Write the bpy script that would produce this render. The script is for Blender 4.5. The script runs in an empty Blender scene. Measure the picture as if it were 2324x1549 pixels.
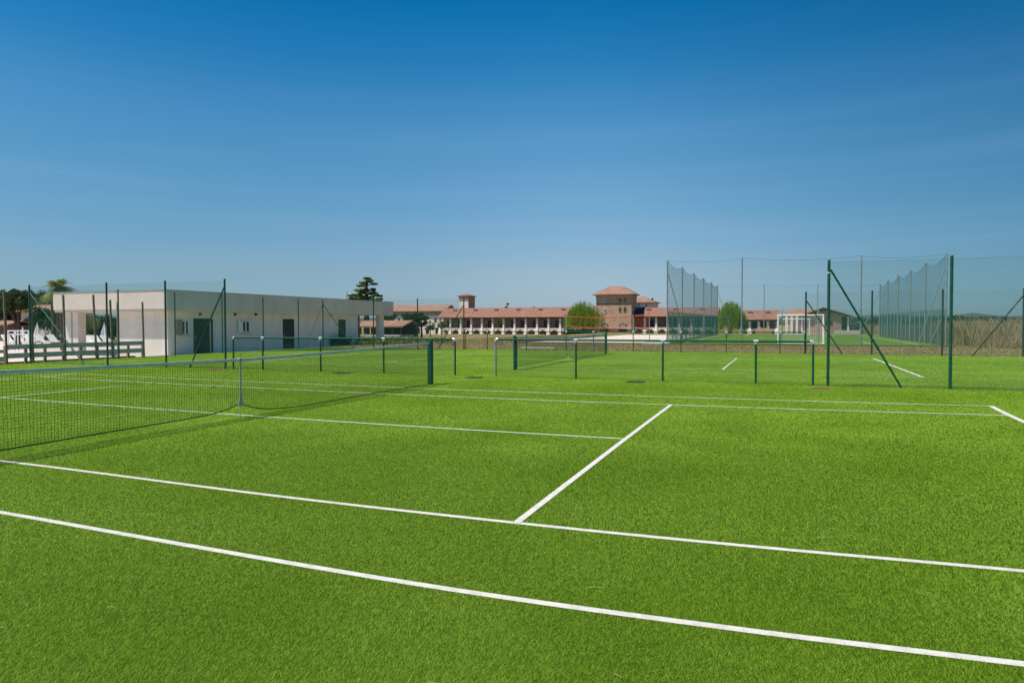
import bpy, math
import numpy as np
rng = np.random.default_rng(7)
R = math.radians
S = bpy.context.scene
COL = S.collection

# ------------------------------------------------------------------ camera
W, H, F = 2324., 1549., 1567.156
YAW, PITCH, ROLL = -0.36989, -0.025879, -0.001864
CAM = np.array([8.3076, -9.0955, 1.5272])
fw = np.array([math.sin(YAW)*math.cos(PITCH), math.cos(YAW)*math.cos(PITCH), math.sin(PITCH)])
rt = np.cross(fw, [0, 0, 1]); rt /= np.linalg.norm(rt); up = np.cross(rt, fw)
c_, s_ = math.cos(ROLL), math.sin(ROLL)
rt, up = c_*rt + s_*up, -s_*rt + c_*up
cd = bpy.data.cameras.new('camera'); cam = bpy.data.objects.new('camera', cd); COL.objects.link(cam)
from mathutils import Matrix, Vector
M = Matrix.Identity(4)
for i in range(3):
    M[i][0], M[i][1], M[i][2], M[i][3] = rt[i], up[i], -fw[i], CAM[i]
cam.matrix_world = M
cd.sensor_width = 36; cd.lens = 36*F/W; cd.clip_end = 6000; cd.clip_start = .05
S.camera = cam

def ray(px, py): return fw + rt*(px-W/2)/F + up*(H/2-py)/F
def G(px, py, z=0.):
    d = ray(px, py); t = (z-CAM[2])/d[2]; p = CAM + d*t; return float(p[0]), float(p[1])
def atY(px, Y, py=740.):
    d = ray(px, py); return float(CAM[0] + d[0]*(Y-CAM[1])/d[1])
def atX(px, X, py=740.):
    d = ray(px, py); return float(CAM[1] + d[1]*(X-CAM[0])/d[0])
def P(px, D, py=745.):
    d = ray(px, py); p = CAM + d*D; return float(p[0]), float(p[1])
def zat(X, Y, py):
    k = (H/2-py)/F
    a = (X-CAM[0])*(up[0]-k*fw[0]) + (Y-CAM[1])*(up[1]-k*fw[1])
    return float(CAM[2] - a/(up[2]-k*fw[2]))

# ------------------------------------------------------------------ materials
def mat(name, col, rough=.8, var=.0, scale=3., metal=0., bump=0., bscale=40., col2=None, spec=.3, transl=0., stretch=None, detail=4.):
    m = bpy.data.materials.new(name); m.use_nodes = True
    nt = m.node_tree; N = nt.nodes; L = nt.links; b = N['Principled BSDF']
    b.inputs['Roughness'].default_value = rough; b.inputs['Metallic'].default_value = metal
    b.inputs['Specular IOR Level'].default_value = spec
    tc = N.new('ShaderNodeTexCoord'); src = tc.outputs['Object']
    if stretch:
        mp = N.new('ShaderNodeMapping'); mp.inputs['Scale'].default_value = stretch; L.new(src, mp.inputs[0]); src = mp.outputs[0]
    c = (*col, 1)
    b.inputs['Base Color'].default_value = c
    colsock = None
    if var > 0 or col2:
        n = N.new('ShaderNodeTexNoise'); n.inputs['Scale'].default_value = scale; n.inputs['Detail'].default_value = detail
        n.inputs['Roughness'].default_value = .62
        L.new(src, n.inputs['Vector'])
        r = N.new('ShaderNodeValToRGB'); L.new(n.outputs['Fac'], r.inputs[0])
        e = r.color_ramp.elements; e[0].position = .36; e[1].position = .64
        if col2: e[0].color = c; e[1].color = (*col2, 1)
        else:
            e[0].color = tuple(x*(1-var) for x in col) + (1,); e[1].color = tuple(min(1, x*(1+var)) for x in col) + (1,)
        colsock = r.outputs[0]; L.new(colsock, b.inputs['Base Color'])
    if bump > 0:
        n2 = N.new('ShaderNodeTexNoise'); n2.inputs['Scale'].default_value = bscale; n2.inputs['Detail'].default_value = 3
        L.new(src, n2.inputs['Vector'])
        bm = N.new('ShaderNodeBump'); bm.inputs['Strength'].default_value = bump; bm.inputs['Distance'].default_value = .02
        L.new(n2.outputs['Fac'], bm.inputs['Height']); L.new(bm.outputs[0], b.inputs['Normal'])
    if transl > 0:
        t = N.new('ShaderNodeBsdfTranslucent'); t.inputs[0].default_value = c
        if colsock: L.new(colsock, t.inputs[0])
        mx = N.new('ShaderNodeMixShader'); mx.inputs[0].default_value = transl
        L.new(b.outputs[0], mx.inputs[1]); L.new(t.outputs[0], mx.inputs[2])
        L.new(mx.outputs[0], N['Material Output'].inputs['Surface'])
    return m

def leafmat(name, c1, c2, transl=.35, scale=1.2, rough=.6, spec=.3, fine=None):
    """foliage: colour varies per clump (position) and per leaf (random per island)"""
    m = bpy.data.materials.new(name); m.use_nodes = True
    nt = m.node_tree; N = nt.nodes; L = nt.links; b = N['Principled BSDF']
    b.inputs['Roughness'].default_value = rough; b.inputs['Specular IOR Level'].default_value = spec
    g = N.new('ShaderNodeNewGeometry'); tc = N.new('ShaderNodeTexCoord')
    n = N.new('ShaderNodeTexNoise'); n.inputs['Scale'].default_value = scale; n.inputs['Detail'].default_value = 3
    L.new(tc.outputs['Object'], n.inputs['Vector'])
    ad = N.new('ShaderNodeMath'); ad.operation = 'MULTIPLY_ADD'; ad.inputs[1].default_value = .5
    L.new(g.outputs['Random Per Island'], ad.inputs[0])
    ml = N.new('ShaderNodeMath'); ml.operation = 'MULTIPLY_ADD'; ml.inputs[1].default_value = 1.6; ml.inputs[2].default_value = -.55
    L.new(n.outputs['Fac'], ml.inputs[0]); L.new(ml.outputs[0], ad.inputs[2])
    mx = N.new('ShaderNodeMix'); mx.data_type = 'RGBA'; mx.clamp_factor = True
    mx.inputs[6].default_value = (*c1, 1); mx.inputs[7].default_value = (*c2, 1)
    L.new(ad.outputs[0], mx.inputs[0]); L.new(mx.outputs[2], b.inputs['Base Color'])
    t = N.new('ShaderNodeBsdfTranslucent'); L.new(mx.outputs[2], t.inputs[0])
    ms = N.new('ShaderNodeMixShader'); ms.inputs[0].default_value = transl
    L.new(b.outputs[0], ms.inputs[1]); L.new(t.outputs[0], ms.inputs[2])
    L.new(ms.outputs[0], N['Material Output'].inputs['Surface'])
    return m

def tilemat(name, c1, c2, sc=1.):
    """clay tile roof: rows of tiles plus weathered patches"""
    m = mat(name, c1, .85, col2=c2, scale=.9*sc, detail=8.)
    nt = m.node_tree; N = nt.nodes; L = nt.links; b = N['Principled BSDF']
    tc = N.new('ShaderNodeTexCoord'); w = N.new('ShaderNodeTexWave'); w.inputs['Scale'].default_value = 1.6; w.bands_direction = 'X'
    w.inputs['Distortion'].default_value = .6
    L.new(tc.outputs['Object'], w.inputs[0])
    bp = N.new('ShaderNodeBump'); bp.inputs['Strength'].default_value = .8; bp.inputs['Distance'].default_value = .08
    L.new(w.outputs['Fac'], bp.inputs['Height']); L.new(bp.outputs[0], b.inputs['Normal'])
    return m

def brickmat(name, c1, c2, c3, sc=1.):
    m = mat(name, c1, .9)
    nt = m.node_tree; N = nt.nodes; L = nt.links; b = N['Principled BSDF']
    tc = N.new('ShaderNodeTexCoord'); v = N.new('ShaderNodeTexVoronoi'); v.inputs['Scale'].default_value = 2.2*sc
    L.new(tc.outputs['Object'], v.inputs['Vector'])
    n = N.new('ShaderNodeTexNoise'); n.inputs['Scale'].default_value = .45*sc; n.inputs['Detail'].default_value = 5
    L.new(tc.outputs['Object'], n.inputs['Vector'])
    sp = N.new('ShaderNodeSeparateColor'); L.new(v.outputs['Color'], sp.inputs[0])
    a = N.new('ShaderNodeMix'); a.data_type = 'RGBA'; a.inputs[6].default_value = (*c1, 1); a.inputs[7].default_value = (*c2, 1)
    L.new(sp.outputs[0], a.inputs[0])
    r = N.new('ShaderNodeValToRGB'); r.color_ramp.elements[0].position = .42; r.color_ramp.elements[1].position = .6
    L.new(n.outputs['Fac'], r.inputs[0])
    a2 = N.new('ShaderNodeMix'); a2.data_type = 'RGBA'; L.new(r.outputs[0], a2.inputs[0])
    L.new(a.outputs[2], a2.inputs[6]); a2.inputs[7].default_value = (*c3, 1)
    L.new(a2.outputs[2], b.inputs['Base Color'])
    return m

GREEN = mat('green_paint', (.003, .085, .042), .38, spec=.5, var=.25, scale=6)
MESH = mat('green_wire', (.015, .12, .075), .5)
FARPOST = mat('weathered_green_paint', (.02, .05, .03), .6, var=.3)
CAPW = mat('light_metal_cap', (.55, .6, .55), .35, metal=.2)
GALV = mat('galvanised_steel', (.30, .36, .36), .4, metal=.35, var=.15)
CAGE = mat('cage_net_cord', (.04, .11, .12), .7)
NETC = mat('net_cord', (.012, .045, .012), .7)
TAPE = mat('net_tape', (.74, .77, .66), .7, var=.12, scale=8)
STRAP = mat('net_strap', (.46, .50, .45), .7, var=.1, scale=20)
WHITE = mat('white_paint', (.75, .75, .72), .5, var=.06)
WOOD = mat('weathered_wood', (.30, .20, .13), .85, var=.35, scale=5, stretch=(3, 3, 1), bump=.3)
BOARD = mat('grey_board', (.80, .58, .50), .85, var=.18, scale=4, stretch=(6, .6, 8), bump=.2)
PLASTER = mat('white_plaster', (.77, .70, .61), .9, var=.07, scale=1.4, stretch=(1, 1, .25), bump=.12, bscale=60)
FASCIA = mat('cream_render', (.70, .61, .52), .9, var=.07, scale=1.1, stretch=(1, 1, .3), bump=.1, bscale=50)
DARK = mat('dark_opening', (.010, .012, .014), .35, spec=.5)
DOORM = mat('dark_green_door', (.010, .017, .015), .4, var=.2)
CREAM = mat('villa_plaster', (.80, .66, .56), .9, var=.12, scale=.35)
CREAM_SHADE = mat('shaded_villa_plaster', (.36, .25, .20), .9, var=.15, scale=.5)  # the cream plaster again, loggia shade put into a darker colour
TILE = tilemat('roof_tiles', (.24, .11, .077), (.30, .17, .12))
TILE2 = tilemat('pale_roof_tiles', (.28, .14, .095), (.35, .21, .15))
STONE = brickmat('tower_stone', (.40, .20, .13), (.47, .32, .20), (.48, .34, .23))
BRICK = brickmat('rough_brick', (.40, .22, .16), (.46, .30, .22), (.37, .23, .17), 1.6)
BROWN = mat('dark_timber', (.06, .035, .025), .8, var=.3)
ORANGE = mat('orange_tape', (.50, .07, .025), .6, var=.1)
GLASS = mat('window_glass', (.03, .04, .045), .12, spec=.6)
BARK = mat('bark', (.07, .05, .035), .95, var=.4, scale=8, stretch=(4, 4, 1), bump=.5)
COVER = mat('drain_cover', (.035, .04, .03), .7, var=.3)
RUST = mat('rusty_cover', (.20, .10, .06), .9, var=.3)
PANEL = mat('black_roof_panel', (.008, .008, .012), .3)
FABRIC = mat('white_canvas', (.78, .76, .72), .85, var=.05)
SLAB = mat('pale_concrete', (.50, .46, .38), .9, var=.12, scale=2, bump=.2)

# ------------------------------------------------------------------ mesh tools
def tag(o, label=None, cat=None, group=None, kind=None):
    for k, v in (('label', label), ('category', cat), ('group', group), ('kind', kind)):
        if v: o[k] = v
    return o
def empty(name, loc, label, cat, group=None):
    o = bpy.data.objects.new(name, None); COL.objects.link(o); o.location = loc; o.empty_display_size = .2
    return tag(o, label, cat, group)
def origin(parent):
    o = Vector((0, 0, 0))
    while parent is not None:
        o = o + parent.location; parent = parent.parent
    return np.array(o)
def rawmesh(name, V, faces_n, idx, m, parent=None, matidx=None, smooth=False, at=None):
    """V (n,3) world coordinates, idx flat loop indices, faces_n verts per face (int or array)"""
    me = bpy.data.meshes.new(name)
    V = np.asarray(V, dtype=np.float32)
    off = origin(parent) if parent is not None else (np.array(at) if at is not None else np.zeros(3))
    V = V - off.astype(np.float32)
    idx = np.asarray(idx, dtype=np.int32)
    nf = len(idx)//faces_n if isinstance(faces_n, int) else len(faces_n)
    tot = np.full(nf, faces_n, dtype=np.int32) if isinstance(faces_n, int) else np.asarray(faces_n, dtype=np.int32)
    st = np.concatenate([[0], np.cumsum(tot)[:-1]]).astype(np.int32)
    me.vertices.add(len(V)); me.vertices.foreach_set('co', V.ravel())
    me.loops.add(len(idx)); me.loops.foreach_set('vertex_index', idx)
    me.polygons.add(nf); me.polygons.foreach_set('loop_start', st); me.polygons.foreach_set('loop_total', tot)
    for q in (m if isinstance(m, (list, tuple)) else [m]): me.materials.append(q)
    if matidx is not None: me.polygons.foreach_set('material_index', np.asarray(matidx, dtype=np.int32))
    me.polygons.foreach_set('use_smooth', np.full(nf, bool(smooth)))
    me.update(calc_edges=True)
    o = bpy.data.objects.new(name, me); COL.objects.link(o)
    if parent is not None: o.parent = parent
    elif at is not None: o.location = at
    return o

class MB:
    def __init__(s): s.v = []; s.f = []
    def box(s, x0, x1, y0, y1, z0, z1):
        n = len(s.v)
        x0, x1 = sorted((x0, x1)); y0, y1 = sorted((y0, y1)); z0, z1 = sorted((z0, z1))
        s.v += [(x0,y0,z0),(x1,y0,z0),(x1,y1,z0),(x0,y1,z0),(x0,y0,z1),(x1,y0,z1),(x1,y1,z1),(x0,y1,z1)]
        s.f += [tuple(n+i for i in q) for q in ((0,3,2,1),(4,5,6,7),(0,1,5,4),(1,2,6,5),(2,3,7,6),(3,0,4,7))]
        return s
    def poly(s, pts):
        n = len(s.v); s.v += [tuple(map(float, p)) for p in pts]; s.f.append(tuple(range(n, n+len(pts)))); return s
    def tube(s, pts, r, n=8, cap=True):
        pts = [np.array(p, float) for p in pts]; rs = r if isinstance(r, (list, tuple)) else [r]*len(pts)
        base = len(s.v); prev = None
        for i, p in enumerate(pts):
            d = pts[min(i+1, len(pts)-1)] - pts[max(i-1, 0)]; d /= np.linalg.norm(d)+1e-9
            a = np.cross(d, [0, 0, 1.]) if prev is None else prev - d*np.dot(prev, d)
            if np.linalg.norm(a) < 1e-3: a = np.cross(d, [0, 1., 0])
            a /= np.linalg.norm(a); prev = a; b = np.cross(d, a)
            for k in range(n):
                t = 2*math.pi*k/n; s.v.append(tuple(p + rs[i]*(math.cos(t)*a + math.sin(t)*b)))
        for i in range(len(pts)-1):
            for k in range(n):
                a0 = base+i*n+k; a1 = base+i*n+(k+1) % n; s.f.append((a0, a1, a1+n, a0+n))
        if cap:
            s.f.append(tuple(base+k for k in reversed(range(n)))); s.f.append(tuple(base+(len(pts)-1)*n+k for k in range(n)))
        return s
    def extrude(s, pts, d):
        """closed solid: planar outline pts pushed by d"""
        n = len(pts); b = len(s.v); d = np.array(d, float)
        s.v += [tuple(map(float, p)) for p in pts] + [tuple(np.array(p, float)+d) for p in pts]
        s.f.append(tuple(b+i for i in range(n))); s.f.append(tuple(b+n+i for i in reversed(range(n))))
        for i in range(n):
            j = (i+1) % n; s.f.append((b+j, b+i, b+n+i, b+n+j))
        return s
    def build(s, name, m, parent=None, smooth=False, at=None):
        tot = [len(f) for f in s.f]; idx = [i for f in s.f for i in f]
        return rawmesh(name, np.array(s.v), tot, idx, m, parent, smooth=smooth, at=at)

def segs(name, P0, P1, r, m, parent=None, at=None):
    """many thin 3-sided wires at once"""
    P0 = np.asarray(P0, float); P1 = np.asarray(P1, float); d = P1-P0; d /= np.linalg.norm(d, axis=1, keepdims=True)+1e-9
    h = np.where(np.abs(d[:, 2:3]) > .9, [[0, 1., 0]], [[0, 0, 1.]]); a = np.cross(d, h); a /= np.linalg.norm(a, axis=1, keepdims=True)+1e-9
    b = np.cross(d, a); n = len(P0); V = np.zeros((n, 6, 3))
    for k in range(3):
        t = 2*math.pi*k/3+.3; o = r*(math.cos(t)*a+math.sin(t)*b); V[:, k] = P0+o; V[:, 3+k] = P1+o
    q = np.array([[0,1,4,3],[1,2,5,4],[2,0,3,5]]).ravel()
    idx = (np.arange(n)[:, None]*6 + q[None]).ravel()
    return rawmesh(name, V.reshape(-1, 3), 4, idx, m, parent, at=at)

def copy_tree(o, parent=None):
    c = o.copy(); COL.objects.link(c); c.parent = parent
    for ch in [x for x in bpy.data.objects if x.parent == o]: copy_tree(ch, c)
    return c

# ------------------------------------------------------------------ ground and terrain
def smooth01(t): t = np.clip(t, 0, 1); return t*t*(3-2*t)
def hz(x, y):
    x = np.asarray(x, float); y = np.asarray(y, float)
    z = -.32*smooth01((-19.4-x)/5.)
    z = z - 1.75*smooth01((y-92)/95.)*1.0
    return z
def sheet(name, xs, ys, zf, m, kind='structure'):
    X, Y = np.meshgrid(xs, ys, indexing='ij'); Z = zf(X, Y)
    V = np.stack([X, Y, Z], -1).reshape(-1, 3); nx, ny = len(xs), len(ys)
    i, j = np.meshgrid(np.arange(nx-1), np.arange(ny-1), indexing='ij'); a = (i*ny+j).ravel()
    idx = np.stack([a, a+ny, a+ny+1, a+1], 1).ravel()
    return tag(rawmesh(name, V, 4, idx, m, smooth=True), kind=kind)

def groundmat(name, a, b, c, s1=.25, s2=6.):
    m = bpy.data.materials.new(name); m.use_nodes = True
    nt = m.node_tree; N = nt.nodes; L = nt.links; bs = N['Principled BSDF']; bs.inputs['Roughness'].default_value = .95
    bs.inputs['Specular IOR Level'].default_value = .1
    tc = N.new('ShaderNodeTexCoord')
    def noise(s, d):
        n = N.new('ShaderNodeTexNoise'); n.inputs['Scale'].default_value = s; n.inputs['Detail'].default_value = d
        n.inputs['Roughness'].default_value = .65; L.new(tc.outputs['Object'], n.inputs['Vector'])
        r = N.new('ShaderNodeValToRGB'); r.color_ramp.elements[0].position = .38; r.color_ramp.elements[1].position = .62
        L.new(n.outputs['Fac'], r.inputs[0]); return n, r
    n1, r1 = noise(s1, 5); n2, r2 = noise(s2, 8)
    m1 = N.new('ShaderNodeMix'); m1.data_type = 'RGBA'; m1.inputs[6].default_value = (*a, 1); m1.inputs[7].default_value = (*b, 1); L.new(r1.outputs[0], m1.inputs[0])
    m2 = N.new('ShaderNodeMix'); m2.data_type = 'RGBA'; m2.inputs[7].default_value = (*c, 1); L.new(m1.outputs[2], m2.inputs[6])
    ml = N.new('ShaderNodeMath'); ml.operation = 'MULTIPLY'; ml.inputs[1].default_value = .6; L.new(r2.outputs[0], ml.inputs[0]); L.new(ml.outputs[0], m2.inputs[0])
    L.new(m2.outputs[2], bs.inputs['Base Color'])
    bp = N.new('ShaderNodeBump'); bp.inputs['Strength'].default_value = .6; bp.inputs['Distance'].default_value = .05
    L.new(n2.outputs['Fac'], bp.inputs['Height']); L.new(bp.outputs[0], bs.inputs['Normal'])
    return m
DRY = groundmat('dry_grass_ground', (.20, .15, .055), (.13, .14, .035), (.25, .165, .085))
lin = lambda a, b, n: list(np.linspace(a, b, n))
xs = sorted(set([-3000, -1500, -700, -400, -250] + lin(-160, -30, 27) + lin(-29, -18, 23) + lin(-16, 120, 28) + [200, 400, 900, 1800, 3200]))
ys = sorted(set([-300, -60, -20, 0, 20, 40, 60] + lin(70, 240, 35) + [300, 450, 800, 1500, 2600, 3800]))
sheet('ground', xs, ys, lambda x, y: hz(x, y)-.03, DRY)

# lines of the near court (measured), each a polyline with its width
def ext(p, q, t): return (p[0]+(q[0]-p[0])*t, p[1]+(q[1]-p[1])*t)
NEARL = [
    ([(-11.885, -5.3), (-6, -5.30), (0, -5.33), (2.4, -5.40), (4.81, -5.51), (6.6, -5.56), (8.18, -5.51), (9.6, -5.41), (11.885, -5.3)], .058),
    ([(-11.885, -3.95), (-5, -3.95), (.13, -3.99), (4.05, -4.17), (6.43, -4.19), (8.12, -4.14), (9.72, -4.04), (11.885, -3.95)], .058),
    ([(-6.88, .46), (-.48, .05), (3.7, -.09), (6.41, -.09)], .055),
    ([(-11.885, 4.7), (-6, 4.2), (1.66, 3.88), (7.8, 4.06), (11.83, 4.39)], .055),
    ([(-11.885, 5.9), (-6, 5.5), (.95, 5.28), (7.75, 5.46), (11.92, 5.80)], .055),
    ([(6.44, -4.19), (6.42, -.09), (6.42, 4.02)], .062),
    ([(11.92, 5.80), (11.84, 4.39), (11.80, 2.), (11.8, -5.3)], .09),
    ([(-6.88, -4.0), (-6.88, .46), (-6.88, 4.2)], .06),
    ([(-11.885, -5.3), (-11.885, 5.9)], .09),
]
BX, BY = .1685, 18.57
FARL = []
for y_, w_ in ((-5.485, .05), (-4.115, .05), (4.115, .05), (5.485, .05)): FARL.append(([(BX-11.885, BY+y_), (BX+11.885, BY+y_)], w_))
FARL += [([(BX-6.4, BY), (BX+6.4, BY)], .05), ([(BX+6.4, BY-4.115), (BX+6.4, BY+4.115)], .06), ([(BX-6.4, BY-4.115), (BX-6.4, BY+4.115)], .06),
         ([(BX+11.885, BY-5.485), (BX+11.885, BY+5.485)], .09), ([(BX-11.885, BY-5.485), (BX-11.885, BY+5.485)], .09)]

def catmull(pts, n=6):
    if len(pts) < 3: return pts
    p = [np.array(q, float) for q in pts]; p = [2*p[0]-p[1]] + p + [2*p[-1]-p[-2]]; out = []
    for i in range(1, len(p)-2):
        for k in range(n):
            t = k/n; out.append(tuple(.5*((2*p[i])+(-p[i-1]+p[i+1])*t+(2*p[i-1]-5*p[i]+4*p[i+1]-p[i+2])*t*t+(-p[i-1]+3*p[i]-3*p[i+1]+p[i+2])*t**3)))
    out.append(tuple(p[-2])); return out
def lines_obj(name, LL, z, m):
    b = MB()
    for k, (pts, w) in enumerate(LL):
        zz = z + .0006*k
        q = [np.array(p) for p in catmull(pts)]
        L_ = []; R_ = []
        for i in range(len(q)):
            d = q[min(i+1, len(q)-1)]-q[max(i-1, 0)]; d /= np.linalg.norm(d); n = np.array([-d[1], d[0]])*w/2
            L_.append(q[i]+n); R_.append(q[i]-n)
        for i in range(len(q)-1):
            b.poly([(*R_[i], zz), (*R_[i+1], zz), (*L_[i+1], zz), (*L_[i], zz)])
    return tag(b.build(name, m), kind='structure')
LINEM = mat('white_turf_line', (.52, .51, .46), .9, var=.12, scale=12)
def turfmat(name, c1, c2, c3, streak=(1.2, 5, 1), sheen=0.):
    m = bpy.data.materials.new(name); m.use_nodes = True
    nt = m.node_tree; N = nt.nodes; L = nt.links; bs = N['Principled BSDF']; bs.inputs['Roughness'].default_value = .75
    bs.inputs['Specular IOR Level'].default_value = .08
    bs.inputs['Sheen Weight'].default_value = sheen; bs.inputs['Sheen Roughness'].default_value = .5; bs.inputs['Sheen Tint'].default_value = (.62, .85, .16, 1)
    tc = N.new('ShaderNodeTexCoord')
    def ns(s, lo, hi, st=None, d=4):
        src = tc.outputs['Object']
        if st:
            mp = N.new('ShaderNodeMapping'); mp.inputs['Scale'].default_value = st; mp.inputs['Rotation'].default_value = (0, 0, .35); L.new(src, mp.inputs[0]); src = mp.outputs[0]
        n = N.new('ShaderNodeTexNoise'); n.inputs['Scale'].default_value = s; n.inputs['Detail'].default_value = d; L.new(src, n.inputs['Vector'])
        r = N.new('ShaderNodeMapRange'); r.inputs[1].default_value = lo; r.inputs[2].default_value = hi; L.new(n.outputs['Fac'], r.inputs[0]); return n, r.outputs[0]
    _, a = ns(.35, .35, .65, None, 3); _, b = ns(7., .3, .7, streak, 6); nf, c = ns(60., .3, .7, None, 4)
    m1 = N.new('ShaderNodeMix'); m1.data_type = 'RGBA'; m1.inputs[6].default_value = (*c1, 1); m1.inputs[7].default_value = (*c2, 1)
    av = N.new('ShaderNodeMath'); av.operation = 'MULTIPLY_ADD'; av.inputs[1].default_value = .45; L.new(b, av.inputs[0])
    av2 = N.new('ShaderNodeMath'); av2.operation = 'MULTIPLY'; av2.inputs[1].default_value = .5; L.new(a, av2.inputs[0]); L.new(av2.outputs[0], av.inputs[2])
    L.new(av.outputs[0], m1.inputs[0])
    m2 = N.new('ShaderNodeMix'); m2.data_type = 'RGBA'; m2.inputs[7].default_value = (*c3, 1); L.new(m1.outputs[2], m2.inputs[6])
    f = N.new('ShaderNodeMath'); f.operation = 'MULTIPLY'; f.inputs[1].default_value = .35; L.new(c, f.inputs[0]); L.new(f.outputs[0], m2.inputs[0])
    L.new(m2.outputs[2], bs.inputs['Base Color'])
    bp = N.new('ShaderNodeBump'); bp.inputs['Strength'].default_value = .5; bp.inputs['Distance'].default_value = .015
    L.new(nf.outputs['Fac'], bp.inputs['Height']); L.new(bp.outputs[0], bs.inputs['Normal'])
    return m
TURF = turfmat('court_turf', (.021, .050, .0003), (.030, .066, .0006), (.04, .08, .001))
PTURF = turfmat('pitch_turf', (.075, .135, .008), (.095, .165, .012), (.12, .18, .025))
sheet('court_turf', lin(-19.3, 19.2, 12), lin(-13, 28.15, 12), lambda x, y: 0*x, TURF)
lines_obj('court_markings', NEARL, .004, LINEM)
lines_obj('far_court_markings', FARL, .004, LINEM)

# turf fibres: a real pile of blades, sparser and broader with distance
def blades():
    NB = 4600000
    h0 = math.atan2(fw[0], fw[1])
    # radial sampling, density ~ d^-1.45
    k = .55; r0, r1 = 1.6**k, 41.**k
    d = (rng.uniform(r0, r1, NB))**(1/k)
    th = h0 + rng.uniform(-R(50), R(50), NB)
    x = CAM[0]+d*np.sin(th); y = CAM[1]+d*np.cos(th)
    ok = (x > -19.3) & (x < 19.2) & (y < 28.1); x, y, d = x[ok], y[ok], d[ok]; n = len(x)
    line = np.zeros(n, bool)
    for pts, w in NEARL+FARL:
        q = catmull(pts)
        for a, b in zip(q[:-1], q[1:]):
            a = np.array(a); b = np.array(b); L2 = ((b-a)**2).sum()+1e-12
            bb = (np.minimum(a, b)-.1, np.maximum(a, b)+.1)
            s = np.where((x > bb[0][0]) & (x < bb[1][0]) & (y > bb[0][1]) & (y < bb[1][1]))[0]
            if len(s) == 0: continue
            t = np.clip(((x[s]-a[0])*(b[0]-a[0])+(y[s]-a[1])*(b[1]-a[1]))/L2, 0, 1)
            dd = np.hypot(x[s]-a[0]-t*(b[0]-a[0]), y[s]-a[1]-t*(b[1]-a[1]))
            line[s[dd < w/2]] = True
    wd = .0010*np.clip(d/3, .8, 14)**1.42*rng.uniform(.7, 1.4, n)
    # pile height and lean vary in soft patches
    pa = np.sin(x*1.7+np.sin(y*1.3)*1.5)*np.sin(y*2.1+np.sin(x*.9)*2)
    ht = np.where(line, .0085, .0120)*(1+.18*pa)*rng.uniform(.55, 1.25, n)
    a = rng.uniform(0, 2*math.pi, n)
    la = rng.uniform(0, 2*math.pi, n); lm = ht*rng.uniform(.5, 2.0, n)
    nx = .35*ht*np.sin(x*.8+y*.5+pa); ny = .35*ht*np.cos(y*.7-x*.3+pa)
    V = np.zeros((n, 3, 3))
    ca, sa = np.cos(a)*wd/2, np.sin(a)*wd/2
    V[:, 0] = np.stack([x-ca, y-sa, np.zeros(n)], 1); V[:, 1] = np.stack([x+ca, y+sa, np.zeros(n)], 1)
    V[:, 2] = np.stack([x+lm*np.cos(la)+nx, y+lm*np.sin(la)+ny, ht], 1)
    m1 = leafmat('turf_fibre', (.245, .42, .012), (.40, .58, .06), .42, .5, .55, .2)
    m2 = mat('white_turf_fibre', (.58, .57, .51), .7, transl=.3, var=.12, scale=9)
    o = rawmesh('turf_fibres', V.reshape(-1, 3), 3, np.arange(3*n), [m1, m2], matidx=line.astype(int))
    tag(o, 'short green artificial grass pile of the tennis courts', 'artificial grass', kind='stuff')
blades()

# straw and dry bits blown over the near court
def litter():
    n = 60; b = MB()
    for i in range(n):
        d = rng.uniform(2.6, 9)**1.0; th = YAW + R(rng.uniform(-40, 38)); x = CAM[0]+d*math.sin(th); y = CAM[1]+d*math.cos(th)
        a = rng.uniform(-.5, .9); l = rng.choice([.012, .02, .035, .06, .09], p=[.35, .25, .2, .13, .07]); z = .013
        ca, sa = math.cos(a), math.sin(a); bend = rng.uniform(-.25, .25)*l
        b.tube([(x-l*ca, y-l*sa, z), (x-bend*sa, y+bend*ca, z+.004), (x+l*ca, y+l*sa, z)], .0008 if l > .02 else .0012, 4)
    tag(b.build('straw_litter', mat('dry_straw', (.46, .38, .20), .8, var=.3, scale=3)), 'dry straw bits scattered over the near turf', 'straw litter', kind='stuff')
litter()

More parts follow.
